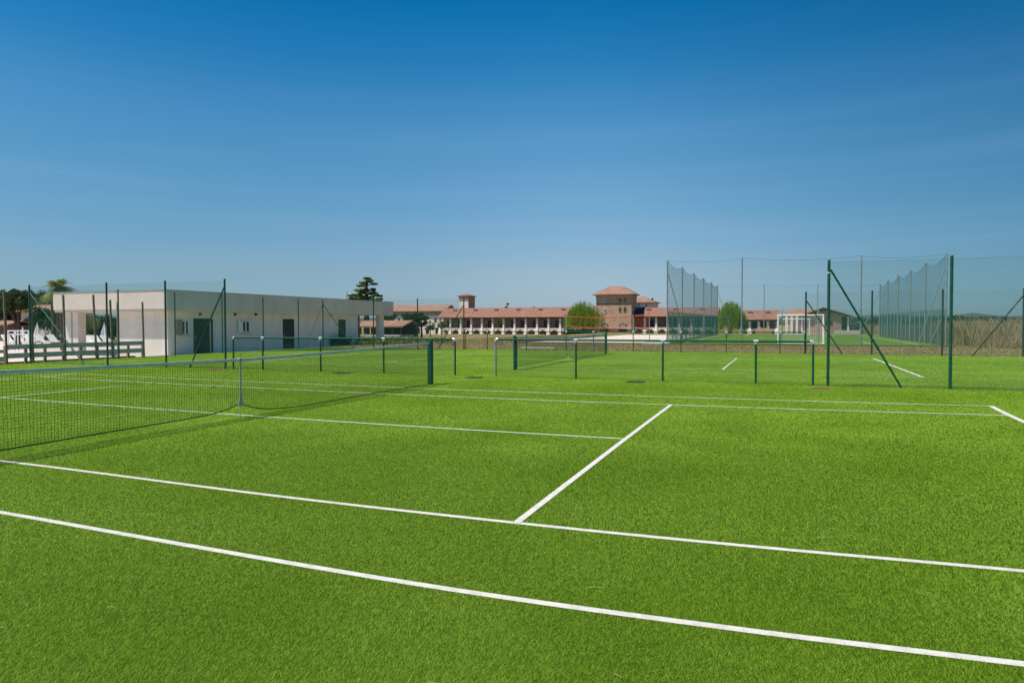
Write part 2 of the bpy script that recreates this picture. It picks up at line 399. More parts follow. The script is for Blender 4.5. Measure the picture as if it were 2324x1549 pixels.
# ------------------------------------------------------------------ tennis nets
def tennis_net(x0, y0, label):
    e = empty('tennis_net', (x0, y0, 0), label, 'tennis net', 'tennis nets strung across the courts')
    yc = -.22
    top = lambda y: .966+.09*(abs(y-yc)/6.4)**1.3
    bot = lambda y: (.11+.13*math.exp((y-yc)/.35)) if y < yc else (.02+.22*math.exp(-(y-yc)/.45))
    sw = lambda y, t: .035*math.sin(y*1.1+.6)*(1-t)*min(1, abs(y-yc)/1.2)
    yy = np.arange(-6.36, 6.37, .043); P0 = []; P1 = []
    for y in yy:
        b_, t_ = bot(y), top(y)-.02; K = 3
        for k in range(K):
            t0, t1 = k/K, (k+1)/K
            P0.append((x0+sw(y, t0), y0+y, b_+(t_-b_)*t0)); P1.append((x0+sw(y, t1), y0+y, b_+(t_-b_)*t1))
    nr = 23; ys_ = np.linspace(-6.36, 6.36, 90)
    for r_ in range(nr):
        t = r_/nr
        for a, b in zip(ys_[:-1], ys_[1:]):
            q = lambda y: (x0+sw(y, t), y0+y, bot(y)+(top(y)-.02-bot(y))*t)
            P0.append(q(a)); P1.append(q(b))
    segs('net_mesh', P0, P1, .0022, NETC, e)
    b = MB(); b.tube([(x0+sw(y, 0), y0+y, bot(y)) for y in ys_], .009, 5); b.build('bottom_cord', NETC, e)
    b = MB()
    yt = np.linspace(-6.36, 6.36, 41)
    for a, c in zip(yt[:-1], yt[1:]):
        for sx in (-1,):
            b.v += [(x0-.009, y0+a, top(a)-.045), (x0-.009, y0+c, top(c)-.045), (x0-.009, y0+c, top(c)), (x0-.009, y0+a, top(a)),
                    (x0+.009, y0+a, top(a)-.045), (x0+.009, y0+c, top(c)-.045), (x0+.009, y0+c, top(c)), (x0+.009, y0+a, top(a))]
            n = len(b.v)-8; b.f += [(n, n+3, n+2, n+1), (n+4, n+5, n+6, n+7), (n+3, n+7, n+6, n+2), (n, n+1, n+5, n+4)]
    b.build('top_tape', TAPE, e)
    b = MB()
    b.extrude([(x0+.012, (y0+yc)-.014, .95), (x0+.012, (y0+yc)+.014, .95), (x0+.012, (y0+yc)+.016, .42), (x0+.012, (y0+yc)+.05, .22), (x0+.012, (y0+yc)+.05, .19), (x0+.012, (y0+yc)-.05, .19), (x0+.012, (y0+yc)-.05, .22), (x0+.012, (y0+yc)-.016, .42)][::-1], (.012, 0, 0))
    b.box(x0-.03, x0+.028, (y0+yc)-.028, (y0+yc)+.028, .915, .975); b.build('centre_strap', STRAP, e)
    b = MB(); b.tube([(x0, (y0+yc), .2), (x0, (y0+yc), .0)], .006, 6); b.build('anchor_cord', STRAP, e)
    for s in (-1, 1):
        y = y0+s*6.42
        b = MB(); b.tube([(x0, y, 0), (x0, y, 1.10)], .052, 14); p = b.build('post', GREEN, e, smooth=False)
        b = MB(); b.tube([(x0, y, 1.10), (x0, y, 1.13)], [.055, .045], 14); b.build('post_cap', GREEN, p)
        b = MB(); b.box(x0-.05, x0+.05, y-s*.075-.03, y-s*.075+.03, .02, 1.06); b.build('lacing_bar', GREEN, p)
    return e
tennis_net(.10, 0, 'tennis net nearest the camera, with its mesh crossing the left half')
tennis_net(BX, BY, 'farther tennis net behind the low railing, seen between two green posts')

# ------------------------------------------------------------------ fences
def post(e, x, y, h, r=.03, m=None, z=0, lean=(0, 0), name='post'):
    b = MB(); b.tube([(x, y, z-.02), (x+lean[0], y+lean[1], z+h)], r, 12)
    o = b.build(name, m or GREEN, e, smooth=False)
    return o
def brace(e, a, c, r=.022, m=None):
    b = MB(); b.tube([a, c], r, 10); return b.build('brace', m or GREEN, e)
def diamond(x0, y0, x1, y1, z0, z1, pitch=.07):
    """wires of a chain-link sheet between two ground points"""
    L_ = math.hypot(x1-x0, y1-y0); Hh = z1-z0; P0 = []; P1 = []
    ux, uy = (x1-x0)/L_, (y1-y0)/L_
    s = -Hh
    while s < L_:
        for sg in (1, -1):
            a, b = s, s+Hh       # line u = s + t*H, z goes 0..H (or H..0)
            t0 = max(0, -s/Hh); t1 = min(1, (L_-s)/Hh)
            if t1 > t0:
                u0, u1 = s+t0*Hh, s+t1*Hh
                za, zb = (z0+t0*Hh, z0+t1*Hh) if sg == 1 else (z1-t0*Hh, z1-t1*Hh)
                P0.append((x0+ux*u0, y0+uy*u0, za)); P1.append((x0+ux*u1, y0+uy*u1, zb))
        s += pitch
    return P0, P1
def mesh_panel(e, x0, y0, x1, y1, z0, z1, pitch=.07, r=.0018, m=None, wires=(0., .5, 1.), name='wire_mesh'):
    a, b = diamond(x0, y0, x1, y1, z0, z1, pitch)
    for w in wires:
        z = z0+(z1-z0)*w; a.append((x0, y0, z)); b.append((x1, y1, z))
    return segs(name, a, b, r, m or MESH, e)

DY = 9.29; FY = 27.88; LX = -19.05; RX = 18.45; TH = 3.03
def rail_fence(pxs, Y, label, group, capm=CAPW, rh=1.07, ends=True, pr=.027, first_galv=False):
    xsn = [atY(p, Y, 850 if Y < 15 else 795) for p in pxs]
    e = empty('railing_fence', (xsn[0], Y, 0), label, 'fence', group)
    for i, x in enumerate(xsn):
        post(e, x, Y, rh-.02, pr, GALV if (first_galv and i == 0) else GREEN)
        b = MB()
        if ends and i in (0, len(xsn)-1):
            b.tube([(x, Y, rh-.06), (x, Y, rh-.01), (x+(.03 if i == 0 else -.03), Y, rh+.005), (x+(.075 if i == 0 else -.075), Y, rh+.005)], .036, 10)
        else: b.tube([(x-.06, Y, rh+.004), (x+.06, Y, rh+.004)], .035, 10); b.tube([(x, Y, rh-.075), (x, Y, rh-.02)], .034, 10)
        b.build('clamp', capm, e)
    b = MB(); b.tube([(xsn[0]+.03, Y, rh), (xsn[-1]-.03, Y, rh)], .026, 10); b.build('rail', GREEN, e)
    for a, c in zip(xsn[:-1], xsn[1:]):
        mesh_panel(e, a, Y+.03, c, Y+.03, .03, rh-.03, wires=(0, .5, 1))
    return e
rail_fence([530, 597, 728, 871, 1033], DY, 'low green railing with wire mesh left of the gap between the courts', 'low railings of the courts')
rail_fence([1125, 1307, 1504, 1715, 1845], DY, 'low green railing with wire mesh right of the gap, before the farther net', 'low railings of the courts', first_galv=True)
rail_fence([1057, 1106, 1195, 1285, 1347, 1437, 1545, 1648, 1770, 1826], FY, 'long thin low railing at the far edge of the turf', 'low railings of the courts', pr=.024)

def tall_fence(pts, label, braces=(), h=TH, r=.034, pm=None, group='tall wire mesh fences round the courts', mr=.0016, pitch=.072):
    e = empty('chain_link_fence', (pts[0][0], pts[0][1], 0), label, 'fence', group)
    for x, y in pts:
        post(e, x, y, h+.02, r, pm)
        b = MB(); b.tube([(x, y, h+.02), (x, y, h+.045)], [r*1.15, r*.7], 12); b.build('post_cap', pm or GREEN, e)
    for a, c in zip(pts[:-1], pts[1:]):
        mesh_panel(e, a[0], a[1], c[0], c[1], .03, h-.04, pitch=pitch, r=mr)
    for a, c in braces: brace(e, a, c, r*.72, pm)
    return e
# near right divider
xr = [atY(1880, DY), atY(2158, DY)]; sp = xr[1]-xr[0]
xs_ = [xr[0], xr[1], xr[1]+sp, xr[1]+2*sp, RX]
bx = atY(2048, DY)
tall_fence([(x, DY) for x in xs_], 'tall green wire fence at the right edge, with a big diagonal brace',
           [((xr[0]+.04, DY, zat(xr[0], DY, 612)), (bx, DY, 0))], mr=.0025, pitch=.072)
b = MB(); b.tube([(xr[0], DY, 2.72), (xr[0], DY, 2.76)], .04, 12); b.build('collar', CAPW, [o for o in bpy.data.objects if o.name.startswith('chain_link_fence')][-1])
# near left divider
xl = [atY(511, DY), atY(376, DY), atY(243, DY), LX]
tall_fence([(x, DY) for x in xl], 'tall green wire fence left, four posts standing before the white pool house',
           [((xl[0]-.03, DY, zat(xl[0], DY, 652)), (atY(430, DY, 835), DY, 0)), ((xl[3]+.03, DY, zat(xl[3], DY, 665)), (atY(192, DY, 824), DY, 0))])
# left boundary
ly = [DY] + [atX(p, LX, 800) for p in (270, 398, 505, 598, 678)] + [FY]
tall_fence([(LX, y) for y in ly], 'long green wire fence running along the pool house wall', [((LX, FY-.04, 2.75), (LX, FY-1.9, 0))], r=.032, mr=.0008)
# far left
xf = [LX] + [atY(p, FY, 790) for p in (848, 948, 1053)]
tall_fence([(x, FY) for x in xf], 'dark wire fence at the far edge of the turf, left of the long railing',
           [((LX+.04, FY, 2.75), (atY(803, FY), FY, 0)), ((xf[-1]-.04, FY, 2.6), (atY(993, FY), FY, 0))], r=.034, pm=FARPOST)
# far right
xg = [atY(p, FY, 800) for p in (1828, 1978, 2138)] + [RX]
tall_fence([(x, FY) for x in xg], 'dark wire fence at the far edge of the turf, right of the long railing',
           [((xg[0]+.04, FY, 2.6), (atY(1913, FY), FY, 0)), ((RX-.04, FY, 2.72), (atY(2207, FY), FY, 0))], r=.04, pm=FARPOST)
tall_fence([(RX, FY+.06), (RX, FY-2.7), (RX, FY-5.4), (RX, FY-8.1), (RX, DY+3), (RX, DY-.1)], 'green wire fence along the right side, before the tall dry reeds',
           [((RX, FY-.04, 2.72), (RX, FY-1.8, 0))], pm=FARPOST)

# drain covers in the turf along the low railings
for px, py, wpx, m_, lab in ((1443, 867, 40, COVER, 'dark drain cover in the turf before the right low railing'),
                        (1077, 857, 36, COVER, 'dark drain cover in the gap between the two low railings'),
                        (775, 847, 40, COVER, 'dark drain cover at the foot of the left low railing'),
                        (1862, 882, 40, RUST, 'rusty drain cover at the foot of the big braced post'),
                        (485, 839, 34, RUST, 'rusty drain cover left of the left low railing'),
                        (310, 828, 36, COVER, 'dark drain cover seen through the net at the left')):
    x, y = G(px, py); D = np.dot(np.array([x, y, 0])-CAM, fw); w = wpx/F*D/2
    e = empty('drain_cover', (x, y, 0), lab, 'drain cover', 'drain covers let into the turf')
    MB().box(x-w, x+w, y-w*.8, y+w*.8, .0, .016).build('frame', m_, e)
    b = MB()
    for k in range(7): b.box(x-w*.9, x+w*.9, y-w*.72+k*w*.21, y-w*.72+k*w*.21+w*.12, .016, .022)
    b.build('grate', m_, e)

# two dead leaves on the turf
LEAFD = mat('dead_leaf', (.10, .06, .03), .8, var=.3, scale=30)
for px, py, sz, lab in ((545, 806, .11, 'curled dark leaf on the turf before the pool house window'), (485, 881, .06, 'brown dead leaf seen through the near net')):
    x, y = G(px, py); b = MB()
    for k in range(6):
        a0 = k*1.05; b.poly([(x, y, .02), (x+sz*math.cos(a0), y+sz*.6*math.sin(a0), .02+sz*.5*abs(math.sin(a0*1.7))), (x+sz*.8*math.cos(a0+.9), y+sz*.5*math.sin(a0+.9), .03+sz*.3)])
    tag(b.build('dead_leaf', LEAFD, at=(x, y, 0)), lab, 'leaf')

# ------------------------------------------------------------------ foliage tools
def leafcloud(C, Rr, n, size, flat=1., elong=1.):
    """n leaf quads in ellipsoids: C (k,3) centres, Rr (k,3) radii"""
    C = np.asarray(C, float); Rr = np.asarray(Rr, float); vol = Rr.prod(1)**(2/3.); k = rng.choice(len(C), n, p=vol/vol.sum())
    d = rng.normal(size=(n, 3)); d /= np.linalg.norm(d, axis=1, keepdims=True)
    p = C[k]+d*Rr[k]*(rng.uniform(0, 1, n)**.42)[:, None]
    a = rng.normal(size=(n, 3)); a[:, 2] *= flat; a /= np.linalg.norm(a, axis=1, keepdims=True)
    b = np.cross(a, rng.normal(size=(n, 3))); b /= np.linalg.norm(b, axis=1, keepdims=True)
    s = size*rng.uniform(.6, 1.4, n)[:, None]
    V = np.stack([p-a*s*elong-b*s*.5, p+a*s*elong*.2-b*s*.6, p+a*s*elong+b*s*.1, p-a*s*elong*.1+b*s*.6], 1)
    return V.reshape(-1, 3)
def build_leaves(name, V, m, parent): return rawmesh(name, V, 4, np.arange(len(V)), m, parent)
def clumps(c, r, k, cr, low=-.6):
    c = np.array(c); out = []; rad = []
    while len(out) < k:
        d = rng.normal(size=3); d /= np.linalg.norm(d)
        if d[2] < low: continue
        out.append(c+d*np.array(r)*rng.uniform(.45, .95)); q = cr*rng.uniform(.6, 1.3); rad.append((q, q, q*.75))
    return np.array(out), np.array(rad)
def tree(name, x, y, z0, ht, cr, m, label, cat='tree', trunk=.35, tr=.2, leaf=.12, n=5000, k=26, group=None, low=-.6):
    e = empty(name, (x, y, z0), label, cat, group)
    zc = z0+ht-cr[2]*.98; top = np.array([x, y, zc])
    C, Q = clumps(top, cr, k, min(cr)*.38, low)
    build_leaves('crown', leafcloud(C, Q, n, leaf), m, e)
    b = MB(); w = rng.uniform(-.2, .2, 2)*tr*3
    fork = np.array([x+w[0], y+w[1], z0+ht*trunk]); b.tube([(x, y, z0-.1), (x+w[0]*.4, y+w[1]*.4, z0+ht*trunk*.5), fork], [tr*1.25, tr, tr*.85], 9)
    for i in rng.choice(len(C), min(9, len(C)), replace=False):
        mid = (fork+C[i])/2+rng.uniform(-.15, .15, 3)*cr[0]; b.tube([fork, mid, C[i]], [tr*.6, tr*.35, tr*.1], 6, cap=False)
    b.build('trunk', BARK, e); return e
OAKM = leafmat('dark_leaves', (.018, .04, .012), (.06, .10, .02), .25, .9)
OLIVE = leafmat('olive_leaves', (.05, .08, .02), (.14, .16, .05), .3, .8)
WILLOW = leafmat('willow_leaves', (.12, .22, .02), (.31, .43, .06), .45, .8)
CEDARM = leafmat('cedar_needles', (.04, .085, .025), (.20, .28, .07), .25, .6)
PALMM = leafmat('palm_leaves', (.06, .11, .025), (.26, .28, .07), .3, .7)
HEDGE = leafmat('hedge_leaves', (.02, .05, .015), (.05, .10, .025), .25, 1.)
GARDEN = leafmat('garden_leaves', (.09, .12, .03), (.24, .22, .07), .35, .6)
FARWOOD = leafmat('far_wood_leaves', (.022, .05, .028), (.04, .075, .04), .2, .2)

def willow(px, D, pxw, py_top, py_bot, label, n=19000):
    x, y = P(px, D); z0 = float(hz(x, y)); z0 = min(z0, zat(x, y, py_bot)); w = pxw/F*D/2; ztop = zat(x, y, py_top); hh = ztop-z0
    e = empty('willow_tree', (x, y, z0), label, 'tree', 'weeping willows by the villa')
    V = []
    ns = 520
    for i in range(ns):
        a = rng.uniform(0, 2*math.pi); rr = math.sqrt(rng.uniform(0, 1))
        dome = hh*(1-.42*rr**2.2)*rng.uniform(.86, 1.03)
        lobe = 1+.14*math.sin(3*a+1.3)+.10*math.sin(5*a)
        sx, sy = x+w*rr*lobe*math.cos(a), y+w*rr*lobe*math.sin(a)
        ln = dome*rng.uniform(.35, .9)*(.35+.65*rr)+.5; k = int(n/ns*rng.uniform(.6, 1.4))
        t = rng.uniform(0, 1, k)
        px_ = sx+rng.normal(0, .12, k)+.25*t*math.cos(a); py_ = sy+rng.normal(0, .12, k)+.25*t*math.sin(a); pz = np.maximum(z0+dome-ln*t, z0+.25)
        p = np.stack([px_, py_, pz], 1); q = rng.uniform(0, 2*math.pi, k); h = np.stack([np.cos(q), np.sin(q), rng.normal(0, .3, k)], 1)
        s = rng.uniform(.07, .14, k)[:, None]*D/110; dn = np.stack([rng.normal(0, .2, k), rng.normal(0, .2, k), -np.ones(k)], 1)
        V.append(np.stack([p-h*s*.45, p+dn*s*1.2, p+dn*s*2.4+h*s*.2, p+h*s*.45+dn*s*.9], 1).reshape(-1, 3))
    build_leaves('crown', np.concatenate(V), WILLOW, e)
    b = MB(); b.tube([(x, y, z0-.1), (x+.1, y, z0+hh*.25), (x, y, z0+hh*.5)], [.35, .28, .2], 9)
    for i in range(7):
        a = i*.9; b.tube([(x, y, z0+hh*.4), (x+w*.35*math.cos(a), y+w*.35*math.sin(a), z0+hh*.7), (x+w*.6*math.cos(a), y+w*.6*math.sin(a), z0+hh*.72)], [.14, .09, .04], 6, cap=False)
    b.build('trunk', BARK, e)
willow(1322, 170, 84, 682, 754, 'bushy light green willow standing left of the stone tower')
willow(1657, 112, 58, 682, 757, 'drooping yellow green willow behind the ball cage, right of the arcade', 20000)

# ------------------------------------------------------------------ villa (parallel to the court)
VY = P(1023, 218)[1]
def vx(px, Y=None, py=740.): return atY(px, VY if Y is None else Y, py)
def vz(px, py, Y=None):
    Y = VY if Y is None else Y; return zat(atY(px, Y), Y, py)

def roof_gable_x(e, x0, x1, y0, y1, ze, zr, m, over=.6, name='roof'):
    """ridge along x"""
    ym = (y0+y1)/2; b = MB(); t = .18
    for ya, yb in ((y0-over, ym), (y1+over, ym)):
        b.v += [(x0-over, ya, ze), (x1+over, ya, ze), (x1+over, yb, zr), (x0-over, yb, zr), (x0-over, ya, ze-t), (x1+over, ya, ze-t), (x1+over, yb, zr-t), (x0-over, yb, zr-t)]
        n = len(b.v)-8; b.f += [tuple(n+i for i in q) for q in ((0,1,2,3),(7,6,5,4),(0,4,5,1),(1,5,6,2),(3,7,4,0))]
    return b.build(name, m, e)
def roof_gable_y(e, x0, x1, y0, y1, ze, zr, m, over=.5, xm=None, name='roof'):
    xm = (x0+x1)/2 if xm is None else xm; b = MB(); t = .16
    for xa in (x0-over, x1+over):
        b.v += [(xa, y0-over, ze), (xa, y1+over, ze), (xm, y1+over, zr), (xm, y0-over, zr), (xa, y0-over, ze-t), (xa, y1+over, ze-t), (xm, y1+over, zr-t), (xm, y0-over, zr-t)]
        n = len(b.v)-8; b.f += [tuple(n+i for i in q) for q in ((0,1,2,3),(7,6,5,4),(0,4,5,1),(1,5,6,2),(3,7,4,0))]
    return b.build(name, m, e)
def roof_hip(e, x0, x1, y0, y1, ze, zr, m, over=.7, name='roof'):
    x0 -= over; x1 += over; y0 -= over; y1 += over; w, d = x1-x0, y1-y0; b = MB()
    if w > d: r0 = (x0+d/2*.85, (y0+y1)/2, zr); r1 = (x1-d/2*.85, (y0+y1)/2, zr)
    else: r0 = ((x0+x1)/2, y0+w/2*.85, zr); r1 = ((x0+x1)/2, y1-w/2*.85, zr)
    c = [(x0,y0,ze),(x1,y0,ze),(x1,y1,ze),(x0,y1,ze)]; t = .2
    b.v = c+[r0, r1]+[(p[0], p[1], ze-t) for p in c]
    b.f = ([(0,1,5,4),(1,2,5),(2,3,4,5),(3,0,4)] if w > d else [(0,1,4),(1,2,5,4),(2,3,5),(3,0,4,5)]) + [(0,6,7,1),(1,7,8,2),(2,8,9,3),(3,9,6,0),(9,8,7,6)]
    return b.build(name, m, e)
def arch_panel(e, x0, x1, z0, z1, r, zs, y, t, m, name='arch'):
    """wall piece with an arched opening cut through it"""
    xc = (x0+x1)/2; K = 10; b = MB()
    def side(yy, rev):
        Q = [[(x0,yy,z0),(xc-r,yy,z0),(xc-r,yy,zs),(x0,yy,zs)], [(xc+r,yy,z0),(x1,yy,z0),(x1,yy,zs),(xc+r,yy,zs)]]
        pr = None
        for k in range(K+1):
            a = math.pi*(1-k/K); p = (xc+r*math.cos(a), yy, zs+r*math.sin(a)); o = (x0+(x1-x0)*k/K, yy, z1) if 0 < k < K else ((x0 if k == 0 else x1), yy, z1)
            if k == 0: o = (x0, yy, z1)
            if pr: Q.append([pr[0], p, o, pr[1]])
            pr = (p, o)
        Q.append([(x0,yy,zs),(xc-r,yy,zs),(x0,yy,z1)]); Q.append([(xc+r,yy,zs),(x1,yy,zs),(x1,yy,z1)])
        for q in Q: b.poly(q[::-1] if rev else q)
    side(y, False); side(y+t, True)
    for k in range(K):
        a0 = math.pi*(1-k/K); a1 = math.pi*(1-(k+1)/K)
        b.poly([(xc+r*math.cos(a0), y, zs+r*math.sin(a0)), (xc+r*math.cos(a0), y+t, zs+r*math.sin(a0)), (xc+r*math.cos(a1), y+t, zs+r*math.sin(a1)), (xc+r*math.cos(a1), y, zs+r*math.sin(a1))])
    for sx in (-r, r): b.poly([(xc+sx,y,z0),(xc+sx,y+t,z0),(xc+sx,y+t,zs),(xc+sx,y,zs)])
    b.poly([(x0,y,z1),(x1,y,z1),(x1,y+t,z1),(x0,y+t,z1)])
    return b.build(name, m, e)
def window(e, xa, xb, za, zb, y, arched=False, frame=WHITE, shutter=None, fy=-1, bars=True, name='window'):
    """framed window standing proud of a wall whose outer face is y"""
    b = MB(); t = .1; w = .09*(xb-xa)+.03
    b.box(xa, xa+w, y-t, y-.002, za, zb).box(xb-w, xb, y-t, y-.002, za, zb).box(xa+w, xb-w, y-t, y-.002, zb-w, zb).box(xa+w, xb-w, y-t, y-.002, za, za+w)
    if bars: b.box((xa+xb)/2-w*.4, (xa+xb)/2+w*.4, y-t, y-.002, za+w, zb-w)
    o = b.build(name, frame, e)
    b = MB()
    if arched:
        r = (xb-xa)/2; b.extrude([(xa, y-.05, za), (xb, y-.05, za)] + [((xa+xb)/2+r*math.cos(math.pi*k/8), y-.05, zb-r*.35+r*.75*math.sin(math.pi*k/8)) for k in range(9)], (0, .03, 0))
    else: b.box(xa+w*.5, xb-w*.5, y-.06, y-.03, za+w*.5, zb-w*.5)
    b.build('pane', GLASS, o)
    return o

def wing(label, xL, xR, Y, ze, zr, zmid, z0, n, depth=9., back_open=True, tile=TILE, pierw=.75, group='villa wings with arcades'):
    e = empty('arcade_building', ((xL+xR)/2, Y, z0), label, 'building', group)
    roof_gable_x(e, xL, xR, Y, Y+depth, ze, zr, tile, .7)
    cx = np.linspace(xL, xR, n+1); s = cx[1]-cx[0]
    MB().box(xL, xR, Y+2.6, Y+depth, z0-1, ze-.02).build('wall', CREAM_SHADE, e)
    MB().box(xL, xR, Y+.02, Y+2.6, zmid-.25, zmid-.02).build('loggia_floor', CREAM, e)
    MB().box(xL-.3, xR+.3, Y-.15, Y+.35, ze-.42, ze-.2).build('eave_beam', BROWN, e)
    for i, x in enumerate(cx):
        b = MB(); b.box(x-pierw*.36, x+pierw*.36, Y-.1, Y+.5, zmid, ze-.42); b.build('column', CREAM, e)
        b = MB(); pw = pierw*.62; z1 = zmid+.001
        b.v = [(x-pw*1.25,Y-.9,z0-1),(x+pw*1.25,Y-.9,z0-1),(x+pw*1.25,Y+.6,z0-1),(x-pw*1.25,Y+.6,z0-1),(x-pw*.75,Y-.25,z1),(x+pw*.75,Y-.25,z1),(x+pw*.75,Y+.6,z1),(x-pw*.75,Y+.6,z1)]
        b.f = [(0,3,2,1),(4,5,6,7),(0,1,5,4),(1,2,6,5),(2,3,7,6),(3,0,4,7)]; b.build('pier', CREAM, e)
    r = s*.33
    for i, (a, c) in enumerate(zip(cx[:-1], cx[1:])):
        arch_panel(e, a+.02, c-.02, z0-1, zmid-.27, r, zmid-.55-r, Y+.05, .4, CREAM)
        MB().box(a+pierw*.4, c-pierw*.4, Y+.0, Y+.08, zmid+.75, zmid+.82).build('parapet_rail', BROWN, e)
        xm = (a+c)/2+rng.uniform(-.3, .3); hh = (ze-zmid)*.68
        if rng.uniform() < .8: MB().box(xm-.55, xm+.55, Y+2.5, Y+2.598, zmid-.02, zmid+hh).build('door', DARK, e)
        if rng.uniform() < .5: MB().box(xm+.75, xm+1.2, Y+2.5, Y+2.598, zmid+.6, zmid+hh).build('window', DARK, e)
    for i in range(max(2, n//2)):
        x = xL+(i+.5)*(xR-xL)/max(2, n//2); tt = .78; MB().box(x-.55, x+.55, Y+depth*.5*tt-.9, Y+depth*.5*tt, ze+(zr-ze)*tt-.3, ze+(zr-ze)*tt+.2).build('roof_vent', tile, e)
    return e
za = dict(ze=vz(1100, 719.5), zr=zat(vx(1100, VY+5.), VY+5., 698.5), zmid=vz(1100, 744), z0=vz(1100, 759))
xL, xA = vx(998.7), vx(1271); bay = (xA-xL)/11; nL = int(round((vx(1352)-xL)/bay))
wing('long tiled arcade wing with white columns left of the stone tower', xL, xL+bay*nL, VY, n=nL, depth=10, **za)
xr0 = vx(1436)
zb = dict(ze=vz(1540, 717), zr=zat(vx(1540, VY+5.), VY+5., 697), zmid=vz(1540, 742.5), z0=vz(1540, 758))
xr1 = vx(1636); bay2 = vx(1488)-vx(1462); nR = int(round((xr1-xr0)/bay2))
w2 = wing('tiled arcade wing right of the stone tower, partly behind the netting', xr0, xr0+bay2*nR, VY+1, n=nR, depth=10, **zb)
xp0, xp1 = vx(1437), vx(1456); f0 = .3; f1 = .97
b = MB(); zz = lambda f: zb['ze']+(zb['zr']-zb['ze'])*f+.12; yy_ = lambda f: VY+1-.7+5.7*f
b.extrude([(xp0, yy_(f0), zz(f0)), (xp1, yy_(f0), zz(f0)), (xp1, yy_(f1), zz(f1)), (xp0, yy_(f1), zz(f1))], (0, 0, .12)); b.build('roof_panel', PANEL, w2)

# stone tower
TY = VY-1.5
def tx(px): return atY(px, TY, 720)
tz = lambda py: zat(tx(1392), TY, py)
e = empty('stone_tower', (tx(1392), TY, tz(756)), 'four storey stone tower house with a tiled hip roof', 'building')
x0, x1 = tx(1353), tx(1433); dp = 7.5
MB().box(x0, x1, TY, TY+dp, tz(760), tz(669)).build('wall', STONE, e)
MB().box(x0-.12, x1+.12, TY-.12, TY+dp+.12, tz(675), tz(669.5)).build('cornice', mat('cornice_plaster', (.46, .33, .22), .9, var=.1), e)
MB().box(x0-.06, x1+.06, TY-.06, TY-.001, tz(689.5), tz(688.5)).build('string_course', BROWN, e)
rf = roof_hip(e, x0, x1, TY, TY+dp, tz(667.5), tz(648), TILE2, .9)
cx_, cy_ = tx(1369), TY+2.
MB().box(cx_-.35, cx_+.35, cy_-.3, cy_+.3, tz(661), tz(655)).build('chimney', STONE, rf)
for a, c, p, q in ((1369.5, 1376, 678, 687.5), (1369.5, 1376, 699, 710)): window(e, tx(a), tx(c), tz(q), tz(p), TY, shutter=True)
for a, c in ((1404, 1411), (1414.5, 1421.5)):
    for p, q in ((677.5, 686), (697.5, 708.5)): window(e, tx(a), tx(c), tz(q), tz(p), TY, arched=True, frame=STONE, bars=False)
for a, c in ((1363, 1381.5), (1405, 1423.5)):
    xa, xb = tx(a), tx(c); r = (xb-xa)/2; zc = tz(740)
    b = MB(); b.extrude([(xb, TY-.04, zc)] + [((xa+xb)/2+r*math.cos(math.pi*k/12), TY-.04, zc+r*.78*math.sin(math.pi*k/12)) for k in range(1, 12)] + [(xa, TY-.04, zc)], (0, .03, 0)); o = b.build('lunette', GLASS, e)
    b = MB()
    for u in (-.45, 0, .45): b.box((xa+xb)/2+u*r-.06, (xa+xb)/2+u*r+.06, TY-.09, TY-.045, zc, zc+r*.62)
    b.box((xa+xb)/2-.55*r, (xa+xb)/2+.55*r, TY-.1, TY-.045, zc-.12, zc); b.build('frame', WHITE, o)
for a, c in ((1361, 1381.5), (1404, 1422.5)): MB().box(tx(a), tx(c), TY-.05, TY-.002, tz(753), tz(746)).build('basement_opening', DARK, e)
MB().box(x0-.1, x1+.1, TY-.3, TY-.06, tz(745.5), tz(744)).build('plinth', CREAM, e)

# rear hip-roofed block
RY = VY+16
rx = lambda px: atY(px, RY, 700); rz = lambda py: zat(rx(1465), RY, py)
e = empty('rear_block', (rx(1460), RY, rz(756)), 'small hip roofed block rising behind the tower to its right', 'building')
MB().box(rx(1424), rx(1483), RY, RY+9, rz(760), rz(686)).build('wall', CREAM, e)
rf = roof_hip(e, rx(1424), rx(1483), RY, RY+9, rz(685.5), rz(671), TILE2, .7)
MB().box(rx(1477), rx(1480), RY+1.2, RY+2, rz(683), rz(676)).build('chimney', BROWN, rf)
for a in (1447, 1464): window(e, rx(a), rx(a+5), rz(696), rz(689), RY)

# bell tower
BYY = VY+14
qx = lambda px: atY(px, BYY, 690); qz = lambda py: zat(qx(1052), BYY, py)
e = empty('bell_tower', (qx(1052), BYY, qz(756)), 'small square bell tower rising over the left arcade roof', 'tower')
MB().box(qx(1042), qx(1063), BYY, BYY+5.2, qz(758), qz(672)).build('wall', CREAM, e)
MB().box(qx(1042)-.06, qx(1063)+.06, BYY-.06, BYY+5.26, qz(677), qz(671.5)).build('belfry_band', STONE, e)
MB().box(qx(1063)+.001, qx(1063)+.1, BYY+.1, BYY+5.1, qz(758), qz(677.2)).build('side_wall', BRICK, e)
roof_hip(e, qx(1042), qx(1063), BYY, BYY+5.2, qz(671), qz(666), TILE, .5)

